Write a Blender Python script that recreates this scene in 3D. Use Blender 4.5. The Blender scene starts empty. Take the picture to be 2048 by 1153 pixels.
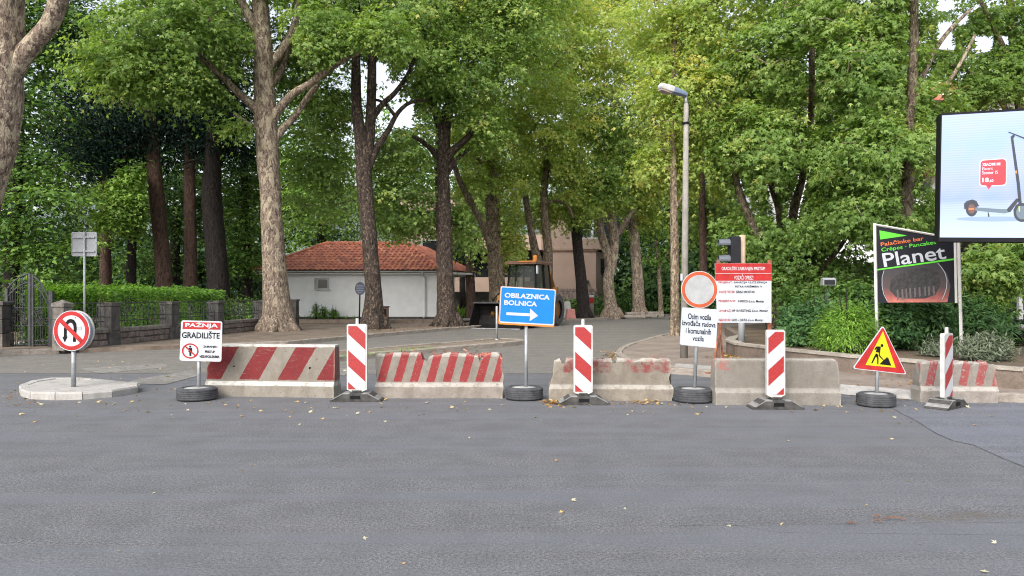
import bpy, math, random
import numpy as np
from mathutils import Vector, Matrix, noise
R = math.radians
F, H, HY, CX = 1480.0, 1.6, 590.0, 1024.0      # focal length and horizon of the photograph, camera height in metres
SC = bpy.context.scene
COL = SC.collection

# ---------------------------------------------------------------- camera, sky, sun, exposure
cam_d = bpy.data.cameras.new('camera'); cam = bpy.data.objects.new('camera', cam_d); COL.objects.link(cam)
cam.location = (0, 0, H); cam.rotation_euler = (R(90), 0, 0)
cam_d.sensor_width = 36; cam_d.lens = 36*F/2048; cam_d.shift_y = (HY-576.5)/2048
cam_d.clip_start = .1; cam_d.clip_end = 3000
SC.camera = cam
SUN_EL, SUN_AZ = 40.0, 205.0                   # degrees; the azimuth runs clockwise from +Y (behind the camera, to its left)
world = bpy.data.worlds.new('World'); SC.world = world; world.use_nodes = True
wn = world.node_tree; wn.nodes.clear()
w_out = wn.nodes.new('ShaderNodeOutputWorld'); w_bg = wn.nodes.new('ShaderNodeBackground')
w_sky = wn.nodes.new('ShaderNodeTexSky'); w_sky.sky_type = 'NISHITA'; w_sky.sun_disc = False
w_sky.sun_elevation = R(SUN_EL); w_sky.sun_rotation = R(SUN_AZ); w_sky.air_density = 1.0; w_sky.dust_density = 4.0; w_sky.ozone_density = 1.0
w_hsv = wn.nodes.new('ShaderNodeHueSaturation'); w_hsv.inputs['Saturation'].default_value = .38
wn.links.new(w_sky.outputs[0], w_hsv.inputs['Color']); wn.links.new(w_hsv.outputs[0], w_bg.inputs[0])
w_bg.inputs[1].default_value = .15
wn.links.new(w_bg.outputs[0], w_out.inputs[0])
sun_d = bpy.data.lights.new('sun', 'SUN'); sun_d.energy = .8; sun_d.angle = R(35); sun_d.color = (1, .95, .87)
sun = bpy.data.objects.new('sun', sun_d); COL.objects.link(sun); sun.location = (0, -20, 40)
_az = R(SUN_AZ); _d = Vector((math.sin(_az)*math.cos(R(SUN_EL)), math.cos(_az)*math.cos(R(SUN_EL)), math.sin(R(SUN_EL))))
sun.rotation_euler = _d.to_track_quat('Z', 'Y').to_euler()
SC.view_settings.view_transform = 'Standard'; SC.view_settings.look = 'None'
SC.view_settings.exposure = 1.25; SC.view_settings.gamma = 1; SC.view_settings.use_curve_mapping = False
SC.cycles.use_denoising = True; SC.cycles.denoising_prefilter = 'NONE'; SC.cycles.filter_width = 1.1; SC.cycles.max_bounces = 8; SC.cycles.transmission_bounces = 5; SC.cycles.diffuse_bounces = 4
SC.cycles.sample_clamp_indirect = 6

# ---------------------------------------------------------------- helpers
random.seed(4); RNG = np.random.default_rng(11)
def at(px, py, Y): return Vector(((px-CX)*Y/F, Y, H+(HY-py)*Y/F))
def gp(px, py, z=0.0):
    Y = (H-z)*F/(py-HY); return Vector(((px-CX)*Y/F, Y, z))
def nz(x, y=0, z=0): return noise.noise(Vector((x, y, z)))

def link(name, me, mat=None, parent=None, loc=None):
    o = bpy.data.objects.new(name, me); COL.objects.link(o)
    if mat is not None:
        for m in (mat if isinstance(mat, (list, tuple)) else [mat]): me.materials.append(m)
    if parent: o.parent = parent
    if loc is not None: o.location = loc
    return o
def tag(o, label=None, cat=None, group=None, kind=None):
    if label: o['label'] = label
    if cat: o['category'] = cat
    if group: o['group'] = group
    if kind: o['kind'] = kind
    return o
def thing(name, label, cat, loc=(0, 0, 0), rz=0, group=None):
    o = bpy.data.objects.new(name, None); COL.objects.link(o); o.location = loc; o.rotation_euler = (0, 0, rz)
    o.empty_display_size = .2
    return tag(o, label, cat, group)
def copy_tree(o, parent=None):
    c = o.copy(); COL.objects.link(c); c.parent = parent
    for ch in list(o.children): copy_tree(ch, c)
    return c

class MB:
    def __init__(s): s.v = []; s.f = []; s.mi = []; s.cur = 0
    def add(s, vs, fs):
        b = len(s.v); s.v += [tuple(v) for v in vs]; s.f += [tuple(i+b for i in f) for f in fs]; s.mi += [s.cur]*len(fs); return s
    def box(s, c, d, rz=0, bev=0):
        x, y, z = d[0]/2, d[1]/2, d[2]/2; ca, sa = math.cos(rz), math.sin(rz)
        if bev:
            b = bev; loop = [(-x, -y), (x, -y), (x, y), (-x, y)]
            inn = [(-x+b, -y+b), (x-b, -y+b), (x-b, y-b), (-x+b, y-b)]
            vs = [(p[0], p[1], -z) for p in loop]+[(p[0], p[1], z-b) for p in loop]+[(p[0], p[1], z) for p in inn]
            fs = [(3, 2, 1, 0), (8, 9, 10, 11)]
            for i in range(4):
                j = (i+1) % 4; fs += [(i, j, 4+j, 4+i), (4+i, 4+j, 8+j, 8+i)]
        else:
            vs = [(a, b, e) for e in (-z, z) for (a, b) in ((-x, -y), (x, -y), (x, y), (-x, y))]
            fs = [(3, 2, 1, 0), (4, 5, 6, 7)]+[(i, (i+1) % 4, 4+(i+1) % 4, 4+i) for i in range(4)]
        return s.add([(c[0]+p[0]*ca-p[1]*sa, c[1]+p[0]*sa+p[1]*ca, c[2]+p[2]) for p in vs], fs)
    def prism(s, poly, y0, y1):                      # polygon in the xz plane (counter-clockwise seen from -y), from y0 (front) to y1
        n = len(poly); vs = [(p[0], y0, p[1]) for p in poly]+[(p[0], y1, p[1]) for p in poly]
        return s.add(vs, [tuple(range(n)), tuple(range(2*n-1, n-1, -1))]+[((i+1) % n, i, n+i, n+(i+1) % n) for i in range(n)])
    def slab(s, poly, z0, z1):                       # polygon in the xy plane (counter-clockwise), from z0 up to z1
        n = len(poly); vs = [(p[0], p[1], z1) for p in poly]+[(p[0], p[1], z0) for p in poly]
        return s.add(vs, [tuple(range(n)), tuple(range(2*n-1, n-1, -1))]+[((i+1) % n, i, n+i, n+(i+1) % n) for i in range(n)])
    def tube(s, pts, rad, n=8, cap=True, wob=0.0, seed=0, flute=0):
        pts = [Vector(p) for p in pts]; rad = rad if isinstance(rad, (list, tuple)) else [rad]*len(pts)
        t0 = (pts[1]-pts[0]).normalized(); a = Vector((1, 0, 0)) if abs(t0.x) < .9 else Vector((0, 1, 0))
        u = (a-t0*a.dot(t0)).normalized(); vs = []
        for i, p in enumerate(pts):
            t = (pts[min(i+1, len(pts)-1)]-pts[max(i-1, 0)]).normalized()
            u = (u-t*u.dot(t)).normalized(); w = t.cross(u)
            for k in range(n):
                an = 2*math.pi*k/n; d = u*math.cos(an)+w*math.sin(an); r = rad[i]
                if wob: r *= 1+wob*(nz(d.x*1.3+seed, d.y*1.3+p.x, p.z*.8)+.6*nz(d.x*3+seed, d.y*3, p.z*2.2))
                vs.append(p+d*r)
        fs = [(i*n+k, i*n+(k+1) % n, (i+1)*n+(k+1) % n, (i+1)*n+k) for i in range(len(pts)-1) for k in range(n)]
        if cap: fs += [tuple(range(n-1, -1, -1)), tuple((len(pts)-1)*n+k for k in range(n))]
        return s.add(vs, fs)
    def bar(s, a, b, r, n=6): return s.tube([a, b], r, n)
    def lathe(s, prof, n=20, c=(0, 0, 0)):           # profile of (radius, z)
        vs = [(c[0]+r*math.cos(2*math.pi*k/n), c[1]+r*math.sin(2*math.pi*k/n), c[2]+z) for r, z in prof for k in range(n)]
        fs = [(i*n+k, i*n+(k+1) % n, (i+1)*n+(k+1) % n, (i+1)*n+k) for i in range(len(prof)-1) for k in range(n)]
        fs += [tuple(range(n-1, -1, -1)), tuple((len(prof)-1)*n+k for k in range(n))]
        return s.add(vs, fs)
    def mesh(s, name, smooth=False, origin=None):
        me = bpy.data.meshes.new(name); v = s.v
        if origin is not None: v = [(p[0]-origin[0], p[1]-origin[1], p[2]-origin[2]) for p in v]
        me.from_pydata(v, [], s.f); me.polygons.foreach_set('material_index', s.mi)
        if smooth:
            me.polygons.foreach_set('use_smooth', [True]*len(s.f))
            if smooth is not True: me.set_sharp_from_angle(angle=R(smooth))
        me.update(); return me
    def build(s, name, mat, parent=None, smooth=False, origin=None, loc=None):
        return link(name, s.mesh(name, smooth, origin), mat, parent, loc)

# ---------------------------------------------------------------- materials
class NT:
    def __init__(s, name):
        s.m = bpy.data.materials.new(name); s.m.use_nodes = True; s.t = s.m.node_tree; s.b = s.t.nodes['Principled BSDF']
        s.tc = s.n('ShaderNodeTexCoord')
    def n(s, t, **k):
        o = s.t.nodes.new(t)
        for a, b in k.items(): setattr(o, a, b)
        return o
    def l(s, a, b): s.t.links.new(a, b)
    def val(s, a, sock):
        if isinstance(a, (int, float)): sock.default_value = a
        elif isinstance(a, (tuple, list)): sock.default_value = (*a, 1) if len(a) == 3 and sock.type == 'RGBA' else a
        else: s.l(a, sock)
    def map(s, scale=(1, 1, 1), coord='Object', rot=(0, 0, 0)):
        m = s.n('ShaderNodeMapping'); m.inputs['Scale'].default_value = scale; m.inputs['Rotation'].default_value = rot
        s.l(s.tc.outputs[coord], m.inputs[0]); return m.outputs[0]
    def noise(s, scale, detail=3, rough=.55, vec=None, dist=0):
        o = s.n('ShaderNodeTexNoise'); o.inputs['Scale'].default_value = scale; o.inputs['Detail'].default_value = detail
        o.inputs['Roughness'].default_value = rough; o.inputs['Distortion'].default_value = dist
        s.l(vec or s.tc.outputs['Object'], o.inputs['Vector']); return o.outputs[0]
    def vor(s, scale, vec=None, out=0, feature='F1'):
        o = s.n('ShaderNodeTexVoronoi', feature=feature); o.inputs['Scale'].default_value = scale
        s.l(vec or s.tc.outputs['Object'], o.inputs['Vector']); return o.outputs[out]
    def ramp(s, fac, stops, const=False):
        o = s.n('ShaderNodeValToRGB'); s.l(fac, o.inputs[0]); cr = o.color_ramp
        if const: cr.interpolation = 'CONSTANT'
        while len(cr.elements) < len(stops): cr.elements.new(.5)
        for e, (p, c) in zip(cr.elements, stops):
            e.position = p; e.color = (c, c, c, 1) if isinstance(c, (int, float)) else (*c, 1)
        return o.outputs[0]
    def mix(s, fac, a, b, mode='MIX'):
        o = s.n('ShaderNodeMix', data_type='RGBA', blend_type=mode); s.val(fac, o.inputs[0]); s.val(a, o.inputs[6]); s.val(b, o.inputs[7]); return o.outputs[2]
    def math(s, op, a, b=0, c=0):
        o = s.n('ShaderNodeMath', operation=op); s.val(a, o.inputs[0]); s.val(b, o.inputs[1])
        if op in ('MULTIPLY_ADD', 'COMPARE', 'SMOOTH_MIN'): s.val(c, o.inputs[2])
        return o.outputs[0]
    def bump(s, h, strength=.3, dist=.01):
        o = s.n('ShaderNodeBump'); o.inputs['Strength'].default_value = strength; o.inputs['Distance'].default_value = dist
        s.l(h, o.inputs['Height']); s.l(o.outputs[0], s.b.inputs['Normal'])
    def done(s, color, rough=.7, metal=0, spec=.5):
        s.val(color, s.b.inputs['Base Color']); s.val(rough, s.b.inputs['Roughness']); s.b.inputs['Metallic'].default_value = metal
        s.b.inputs['Specular IOR Level'].default_value = spec; return s.m

def plain(name, c, rough=.6, metal=0, var=.12, scale=6, bump=0, spec=.5):
    t = NT(name); f = t.noise(scale, 4)
    lo = tuple(max(0, x*(1-var*1.6)) for x in c); hi = tuple(min(1, x*(1+var)) for x in c)
    if bump: t.bump(t.noise(scale*8, 3), bump, .01)
    return t.done(t.ramp(f, [(.3, lo), (.7, hi)]), rough, metal, spec)

def asphalt(name, base, warm, band=True, dirt=None):
    t = NT(name); agg = t.math('ADD', t.math('MULTIPLY', t.noise(120, 2, .7), .55), t.math('MULTIPLY', t.noise(48, 2, .7), .45)); v = t.vor(60)
    big = t.noise(.35, 3, .5, t.map((.25, 1, 1))); mid = t.noise(2.2, 4, .6)
    c = t.ramp(agg, [(.38, tuple(x*.22 for x in base)), (.5, base), (.62, tuple(min(1, x*2.0) for x in base))])
    c = t.mix(t.ramp(big, [(.38, 0), (.66, .55)]), c, t.mix(.5, c, warm))
    c = t.mix(t.ramp(mid, [(.38, .32), (.6, 0)]), c, tuple(x*.55 for x in base))
    st = t.noise(1.0, 3, .6, t.map((.12, 1.6, 1)))                    # wheel tracks: slightly polished bands along the road
    c = t.mix(t.ramp(st, [(.47, 0), (.6, .45 if band else .12)]), c, tuple(x*y for x, y in zip(base, (1.14, 1.19, 1.28))))
    if dirt:
        gs = t.n('ShaderNodeSeparateXYZ'); t.l(t.tc.outputs['Generated'], gs.inputs[0]); n = t.noise(1.6, 6, .72)
        e = t.math('MULTIPLY', t.ramp(gs.outputs[1], [(0, 0), (.45, 1), (.6, 1), (1, 0)]), t.ramp(gs.outputs[0], [(0, 0), (.5, 1)]))
        c = t.mix(t.math('MULTIPLY', t.ramp(t.math('ADD', n, t.math('MULTIPLY_ADD', e, .3, -.3)), [(.42, 0), (.62, 1)]), .7), c, t.ramp(agg, [(.35, tuple(x*.5 for x in dirt)), (.6, dirt)]))
    t.bump(t.math('ADD', agg, v), .22, .006)
    return t.done(c, t.ramp(st, [(.45, .85), (.62, .68)]), 0, .4)

def concrete(name, c1, c2, stain=(.12, .10, .08), scale=5, bump=.5):
    t = NT(name); a = t.noise(scale, 5, .65); b = t.noise(scale*9, 3, .6); d = t.noise(scale*.6, 4, .6, t.map((1.6, 1.6, .35)))
    c = t.ramp(a, [(.3, c1), (.68, c2)])
    c = t.mix(t.ramp(d, [(.5, 0), (.72, .6)]), c, stain)
    c = t.mix(t.ramp(b, [(.35, .35), (.5, 0)]), c, tuple(x*.6 for x in c1))
    p = t.vor(scale*7); t.bump(t.math('ADD', t.math('MULTIPLY', a, 1.2), t.math('ADD', b, t.ramp(p, [(.05, 0), (.16, .6)]))), bump, .012)
    return t.done(c, .9, 0, .3)

def barrier_mat(name, c1, c2, red, period, slope, duty, off, wear, z0=.235, white_edge=.5, stripe=True, top=.785):
    t = NT(name); a = t.noise(6, 5, .65); b = t.noise(55, 3, .6)
    c = t.ramp(a, [(.3, c1), (.7, c2)])
    stn = t.noise(3.2, 5, .7, t.map((1.4, 1.4, .5))); c = t.mix(t.ramp(stn, [(.44, 0), (.7, .65)]), c, (.13, .11, .085))
    sep = t.n('ShaderNodeSeparateXYZ'); t.l(t.tc.outputs['Object'], sep.inputs[0]); x, z = sep.outputs[0], sep.outputs[2]
    wob = t.math('MULTIPLY', t.math('SUBTRACT', t.noise(14, 2), .5), .02)
    c = t.mix(t.math('MULTIPLY', t.math('GREATER_THAN', t.math('ADD', z, t.math('MULTIPLY', a, .01)), .222), .3), c, (.12, .105, .085))
    if white_edge:
        we = t.math('MAXIMUM', t.math('GREATER_THAN', t.math('ADD', z, t.math('MULTIPLY', t.noise(9, 4), .05)), top+.025), t.math('MULTIPLY', t.math('GREATER_THAN', z, .175), t.math('LESS_THAN', z, .24)))
        we = t.math('MULTIPLY', we, white_edge); c = t.mix(t.math('MULTIPLY', we, t.ramp(t.noise(9, 4, .7), [(.32, .15), (.5, .9)])), c, (.5, .49, .455))
    if stripe:
        q = t.math('ADD', t.math('MULTIPLY_ADD', z, -slope, x), off); q = t.math('ADD', q, wob)
        fr = t.math('FRACT', t.math('DIVIDE', q, period)); m = t.math('LESS_THAN', fr, duty)
        m = t.math('MULTIPLY', m, t.math('GREATER_THAN', t.math('ADD', z, wob), z0))
        if top > .78: m = t.math('MULTIPLY', m, t.math('LESS_THAN', z, .775))
        chip = t.ramp(t.noise(20, 5, .75), [(.46-.3*(1-wear), 0), (.5-.28*(1-wear), 1)]) if wear < 1 else t.ramp(t.noise(7, 4, .7), [(.45, 0), (.62, .9)])
        sx = t.noise(5, 5, .8, t.map((1, 1, 9)), 1.5); chip = t.math('MULTIPLY', chip, t.ramp(sx, [(.33, .05), (.40, 1)]))
        rr = t.mix(a, tuple(v*.75 for v in red), tuple(v*1.15 for v in red))
        c = t.mix(t.math('MULTIPLY', m, chip), c, rr)
    c = t.mix(t.ramp(t.noise(16, 5, .75), [(.34, .6), (.42, 0)]), c, (.1, .085, .07))
    scr = t.noise(9, 5, .85, t.map((1, 1, 5), rot=(0, .5, 0)), 2.0)
    c = t.mix(t.ramp(scr, [(.68, 0), (.73, .65)]), c, (.42, .4, .35))
    geo = t.n('ShaderNodeNewGeometry'); ed = t.ramp(geo.outputs['Pointiness'], [(.52, 0), (.58, .4)])
    c = t.mix(ed, c, (.38, .36, .31))
    p = t.vor(38); t.bump(t.math('ADD', t.math('MULTIPLY', a, 1.5), t.math('ADD', b, t.ramp(p, [(.04, 0), (.15, .7)]))), .55, .012)
    return t.done(c, .88, 0, .3)

def bark(name, base, pale, dark, pale_amt=.5, vs=.45):
    t = NT(name); v = t.map((1, 1, vs)); a = t.noise(5.5, 3, .5, v, .5); b = t.noise(12, 4, .65, v, .5); f = t.noise(40, 3, .6, t.map((1, 1, .4)))
    c = t.ramp(b, [(.36, dark), (.5, base), (.64, tuple(x*1.35 for x in base))])
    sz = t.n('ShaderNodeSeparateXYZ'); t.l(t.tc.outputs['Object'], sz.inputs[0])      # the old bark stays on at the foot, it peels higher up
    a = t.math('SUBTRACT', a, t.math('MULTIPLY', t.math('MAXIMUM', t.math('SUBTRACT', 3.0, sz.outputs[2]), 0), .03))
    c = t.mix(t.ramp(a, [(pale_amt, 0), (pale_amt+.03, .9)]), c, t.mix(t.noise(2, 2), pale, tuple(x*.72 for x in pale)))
    fl = t.vor(9, t.map((1.2, 1.2, .55)), 1); fm = t.noise(11, 4, .6, t.map((1.2, 1.2, .6)), .8)
    c = t.mix(t.ramp(fm, [(.565, 0), (.59, .85)]), c, tuple(x*.95 for x in pale))
    c = t.mix(t.ramp(t.noise(8, 4, .7, t.map((1.5, 1.5, .5)), 1.0), [(.36, .8), (.40, 0)]), c, dark)
    c = t.mix(t.ramp(f, [(.32, .55), (.48, 0)]), c, tuple(x*.7 for x in dark))
    t.bump(t.math('ADD', t.math('MULTIPLY', b, 1.4), t.math('ADD', f, t.ramp(a, [(pale_amt, 0), (pale_amt+.03, .6)]))), .8, .03)
    return t.done(c, .92, 0, .2)

def leaf_mat(name, stops, trans=.35, rough=.48):
    t = NT(name); at_ = t.n('ShaderNodeAttribute', attribute_name='tint'); c = t.ramp(at_.outputs['Fac'], stops)
    t.done(c, rough, 0, .22)
    tr = t.n('ShaderNodeBsdfTranslucent'); t.l(t.mix(1, t.mix(1, c, (1.0, 1.0, .5), 'MULTIPLY'), (1.35, 1.35, 1.2), 'MULTIPLY'), tr.inputs[0])
    mx = t.n('ShaderNodeMixShader'); mx.inputs[0].default_value = trans
    out = [n for n in t.t.nodes if n.type == 'OUTPUT_MATERIAL'][0]
    t.l(t.b.outputs[0], mx.inputs[1]); t.l(tr.outputs[0], mx.inputs[2]); t.l(mx.outputs[0], out.inputs['Surface'])
    return t.m

M = {}
M['asphalt'] = asphalt('new_asphalt', (.108, .110, .119), (.118, .114, .112))
M['asphalt_old'] = asphalt('old_asphalt', (.15, .142, .13), (.15, .134, .112), False)
M['asphalt_patch'] = asphalt('patch_asphalt', (.114, .119, .136), (.115, .115, .122))
M['asphalt_dirty'] = asphalt('dusty_asphalt', (.108, .110, .119), (.118, .114, .112), True, (.12, .1, .075))
M['soil'] = concrete('soil', (.07, .05, .035), (.15, .11, .075), (.05, .04, .03), 1.2, .9)
M['dirt'] = concrete('pavement_dirt', (.14, .11, .085), (.24, .19, .15), (.08, .06, .045), 1.6, .7)
M['pave'] = concrete('pavement', (.185, .15, .125), (.26, .215, .185), (.11, .085, .065), 1.4, .3)
M['kerb'] = concrete('kerb_stone', (.22, .19, .165), (.33, .295, .255), (.11, .085, .07), 4, .5)
M['kerb_pale'] = concrete('pale_kerb', (.29, .277, .26), (.40, .387, .37), (.17, .153, .136), 4, .4)
M['wall_brown'] = concrete('planter_wall', (.13, .1, .08), (.22, .175, .145), (.06, .045, .035), 2.5, .5)
M['coping'] = concrete('coping', (.28, .25, .21), (.4, .36, .31), (.14, .11, .09), 4, .5)
M['stone_dark'] = concrete('dark_stone', (.05, .047, .044), (.125, .116, .108), (.022, .02, .019), 5, .9)
M['stone_wall'] = concrete('wall_stone', (.11, .1, .09), (.26, .235, .21), (.05, .04, .035), 5, .9)
M['rubble'] = concrete('rubble_stone', (.1, .08, .075), (.27, .22, .19), (.05, .035, .035), 6, .9)
M['mortar'] = plain('mortar', (.06, .05, .045), .95)
M['white_wall'] = plain('white_render', (.76, .775, .79), .85, 0, .05, 2, .08)
M['trim'] = plain('white_trim', (.5, .5, .485), .6, 0, .08, 4)
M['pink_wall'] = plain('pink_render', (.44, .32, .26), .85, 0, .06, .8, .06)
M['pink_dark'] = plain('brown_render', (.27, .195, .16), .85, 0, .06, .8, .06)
M['tile'] = plain('roof_tile', (.42, .14, .085), .75, 0, .28, 1.7, .2)
M['glass'] = plain('dark_glass', (.02, .022, .026), .08, 0, .1, 1)
M['iron'] = plain('wrought_iron', (.05, .052, .056), .65, .1, .25, 9)
M['galv'] = plain('galvanised_steel', (.3, .315, .33), .5, .4, .15, 14)
M['sign_back'] = plain('sign_back_grey', (.26, .27, .285), .5, .1, .06, 3)
M['pole_conc'] = concrete('pole_concrete', (.2, .188, .168), (.29, .275, .25), (.13, .118, .1), 5, .3)
M['white'] = plain('white_sheet', (.42, .443, .48), .5, 0, .09, 5, 0, .3)
M['white_dirty'] = plain('white_plastic', (.43, .43, .418), .5, 0, .14, 7, 0, .3)
M['refl_grey'] = plain('reflective_grey', (.31, .318, .325), .5, 0, .1, 8, 0, .3)
M['red'] = plain('red_sheet', (.34, .02, .02), .5, 0, .16, 8, 0, .25)
M['red_brown'] = plain('faded_red_ring', (.38, .075, .03), .5, 0, .14, 8, 0, .25)
M['orange'] = plain('orange_paint', (.48, .175, .028), .5, 0, .14, 6, 0, .25)
M['blue'] = plain('blue_sheet', (.003, .15, .45), .5, 0, .07, 3, 0, .25)
M['black'] = plain('black_print', (.008, .008, .009), .6, 0, .1, 4, 0, .12)
M['navy'] = plain('navy_enamel', (.006, .009, .026), .4)
M['yellow'] = plain('yellow_sheet', (.46, .42, .012), .5, 0, .07, 5, 0, .25)
M['rubber'] = plain('tyre_rubber', (.052, .054, .06), .75, 0, .3, 9, .3)
M['rubber_base'] = plain('recycled_rubber', (.06, .058, .056), .85, 0, .35, 10, .4, .2)
M['tyre_fill'] = concrete('tyre_concrete', (.28, .28, .28), (.4, .4, .4), (.25, .24, .22), 7, .3)
M['rust'] = plain('rusty_steel', (.30, .1, .05), .8, .1, .35, 9, .2)
M['wood_brown'] = plain('brown_timber', (.14, .075, .05), .8, 0, .25, 8, .2)
M['cab_yellow'] = plain('machine_yellow', (.2, .09, .012), .5, 0, .15, 3)
M['machine_dark'] = plain('machine_dark', (.014, .013, .013), .7, 0, .35, 4, .2, .1)
M['signal_black'] = plain('signal_housing', (.012, .013, .017), .5, 0, .1, 6, 0, .25)
M['visor_grey'] = plain('visor_grey', (.1, .11, .135), .45, 0, .1, 6)
M['planet_black'] = plain('sign_black', (.011, .012, .018), .5, 0, .1, 3, 0, .2)
M['green'] = plain('green_print', (.1, .5, .045), .5, 0, .03, 4, 0, .2)
M['orange_txt'] = plain('orange_print', (.55, .14, .05), .5, 0, .03, 4, 0, .2)
M['frame_alu'] = plain('pale_aluminium', (.56, .545, .515), .55, 0, .08, 5)
M['bezel'] = plain('bezel', (.008, .008, .011), .6, 0, .1, 4, 0, .15)
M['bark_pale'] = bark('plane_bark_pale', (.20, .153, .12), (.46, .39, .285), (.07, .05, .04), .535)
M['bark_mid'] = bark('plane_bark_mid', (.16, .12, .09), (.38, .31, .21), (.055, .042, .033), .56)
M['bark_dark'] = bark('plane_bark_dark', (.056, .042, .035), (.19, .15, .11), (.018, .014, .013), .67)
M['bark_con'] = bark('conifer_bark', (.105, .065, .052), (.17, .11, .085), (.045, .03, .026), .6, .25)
M['bark_black'] = bark('blackish_bark', (.024, .02, .019), (.05, .04, .034), (.011, .009, .009), .66, .25)  # near-black bark for the darkest trunks and the shrub stems
M['leaf_plane'] = leaf_mat('plane_leaf', [(0, (.085, .15, .043)), (.35, (.15, .25, .068)), (.7, (.24, .355, .1)), (.93, (.36, .45, .15)), (1, (.44, .46, .14))], .5)
M['leaf_yellow'] = leaf_mat('plane_leaf_yellowing', [(0, (.15, .22, .058)), (.35, (.235, .335, .085)), (.7, (.34, .44, .12)), (.92, (.48, .53, .17)), (1, (.52, .47, .15))], .54)
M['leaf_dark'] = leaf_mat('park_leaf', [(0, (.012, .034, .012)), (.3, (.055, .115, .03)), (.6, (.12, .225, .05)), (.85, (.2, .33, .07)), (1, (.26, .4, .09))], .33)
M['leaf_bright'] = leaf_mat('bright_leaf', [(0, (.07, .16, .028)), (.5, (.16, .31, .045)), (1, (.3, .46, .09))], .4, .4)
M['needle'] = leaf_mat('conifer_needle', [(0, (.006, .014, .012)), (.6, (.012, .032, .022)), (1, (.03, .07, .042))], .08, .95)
M['leaf_hedge'] = leaf_mat('hedge_leaf', [(0, (.05, .125, .02)), (.5, (.125, .265, .036)), (1, (.26, .42, .07))], .38, .35)
M['leaf_shrub'] = leaf_mat('dark_shrub_leaf', [(0, (.025, .065, .025)), (.5, (.06, .14, .045)), (1, (.15, .25, .08))], .28, .5)
M['leaf_grey'] = leaf_mat('grey_leaf', [(0, (.12, .15, .1)), (.5, (.22, .25, .18)), (1, (.34, .36, .27))], .25, .7)
M['leaf_dry'] = leaf_mat('dry_leaf', [(0, (.2, .11, .04)), (.4, (.36, .2, .07)), (.75, (.5, .36, .15)), (1, (.46, .43, .3))], .15, .7)

# ---------------------------------------------------------------- ground, roads, pavements
def sheet(name, pts, z, mat, parent=None):
    b = MB(); b.add([(p[0], p[1], z) for p in pts], [tuple(range(len(pts)))])
    return tag(b.build(name, mat, parent), kind='structure')
sheet('ground', [(-500, -300), (500, -300), (500, 900), (-500, 900)], -.03, M['soil'])
sheet('main_road', [(-90, -25), (90, -25), (90, 15.6), (-90, 15.6)], 0, M['asphalt'])
sheet('side_street', [(-60, 15.0), (60, 15.0), (60, 120), (-60, 120)], .004, M['asphalt_old'])
_seam = [gp(*p) for p in ((1775, 812), (1800, 826), (1838, 846), (1872, 868), (1905, 882), (1950, 892), (2000, 915), (2060, 940))]
sheet('road_patch', [tuple(p[:2]) for p in _seam]+[(60, 5.8), (60, 12.0), (7.2, 12.0)], .004, M['asphalt_patch'])
b = MB(); bs = []                                        # open joint along the edge of the patch and a second one across the road
def joint(pts, w, z):
    vs = []
    for i, p in enumerate(pts):
        a, c = pts[max(i-1, 0)], pts[min(i+1, len(pts)-1)]; d = Vector((c[0]-a[0], c[1]-a[1])).normalized(); n = Vector((-d.y, d.x))
        ww = w*(.5+abs(nz(p[0]*3, p[1]*3))*1.5); vs += [(p[0]+n.x*ww, p[1]+n.y*ww, z), (p[0]-n.x*ww, p[1]-n.y*ww, z)]
    b.add(vs, [(2*i, 2*i+1, 2*i+3, 2*i+2) for i in range(len(pts)-1)])
def jitter(pts, k=10, a=.012):
    out = []
    for i in range(len(pts)-1):
        for j in range(k):
            t = j/k; p = pts[i].lerp(pts[i+1], t); out.append(Vector((p.x+nz(p.x*4, p.y*4)*a*2, p.y+nz(p.x*4, p.y*4, 5)*a*2, 0)))
    return out+[pts[-1]]
joint(jitter(_seam), .0022, .0055)
joint(jitter([gp(1040, 1056), gp(1200, 1054), gp(1400, 1052), gp(1600, 1050)]), .0012, .0022)
joint(jitter([gp(1600, 1050), gp(1800, 1047), gp(2100, 1046)]), .0012, .0025)
tag(b.build('road_joint', plain('joint_tar', (.055, .052, .052), .9)), kind='structure')
sheet('road_dirt', [gp(1400, 1040)[:2], gp(1640, 1022)[:2], gp(1800, 1012)[:2], gp(2100, 1006)[:2], gp(2100, 1072)[:2], gp(1800, 1068)[:2], gp(1560, 1066)[:2]], .0012, M['asphalt_dirty'])
wm = NT('worn_marking'); _n = wm.noise(7, 6, .75); M['worn'] = wm.done(wm.mix(wm.ramp(_n, [(.45, 0), (.65, .6)]), (.14, .132, .122), (.34, .33, .31)), .8)
for q in (((150, 738), (330, 728), (335, 736), (200, 748)), ((240, 768), (290, 757), (385, 742), (400, 752), (330, 770)), ((640, 752), (668, 738), (700, 737), (690, 752))):
    sheet('road_marking', [gp(*p)[:2] for p in q][::-1], .0082, M['worn'])

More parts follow.
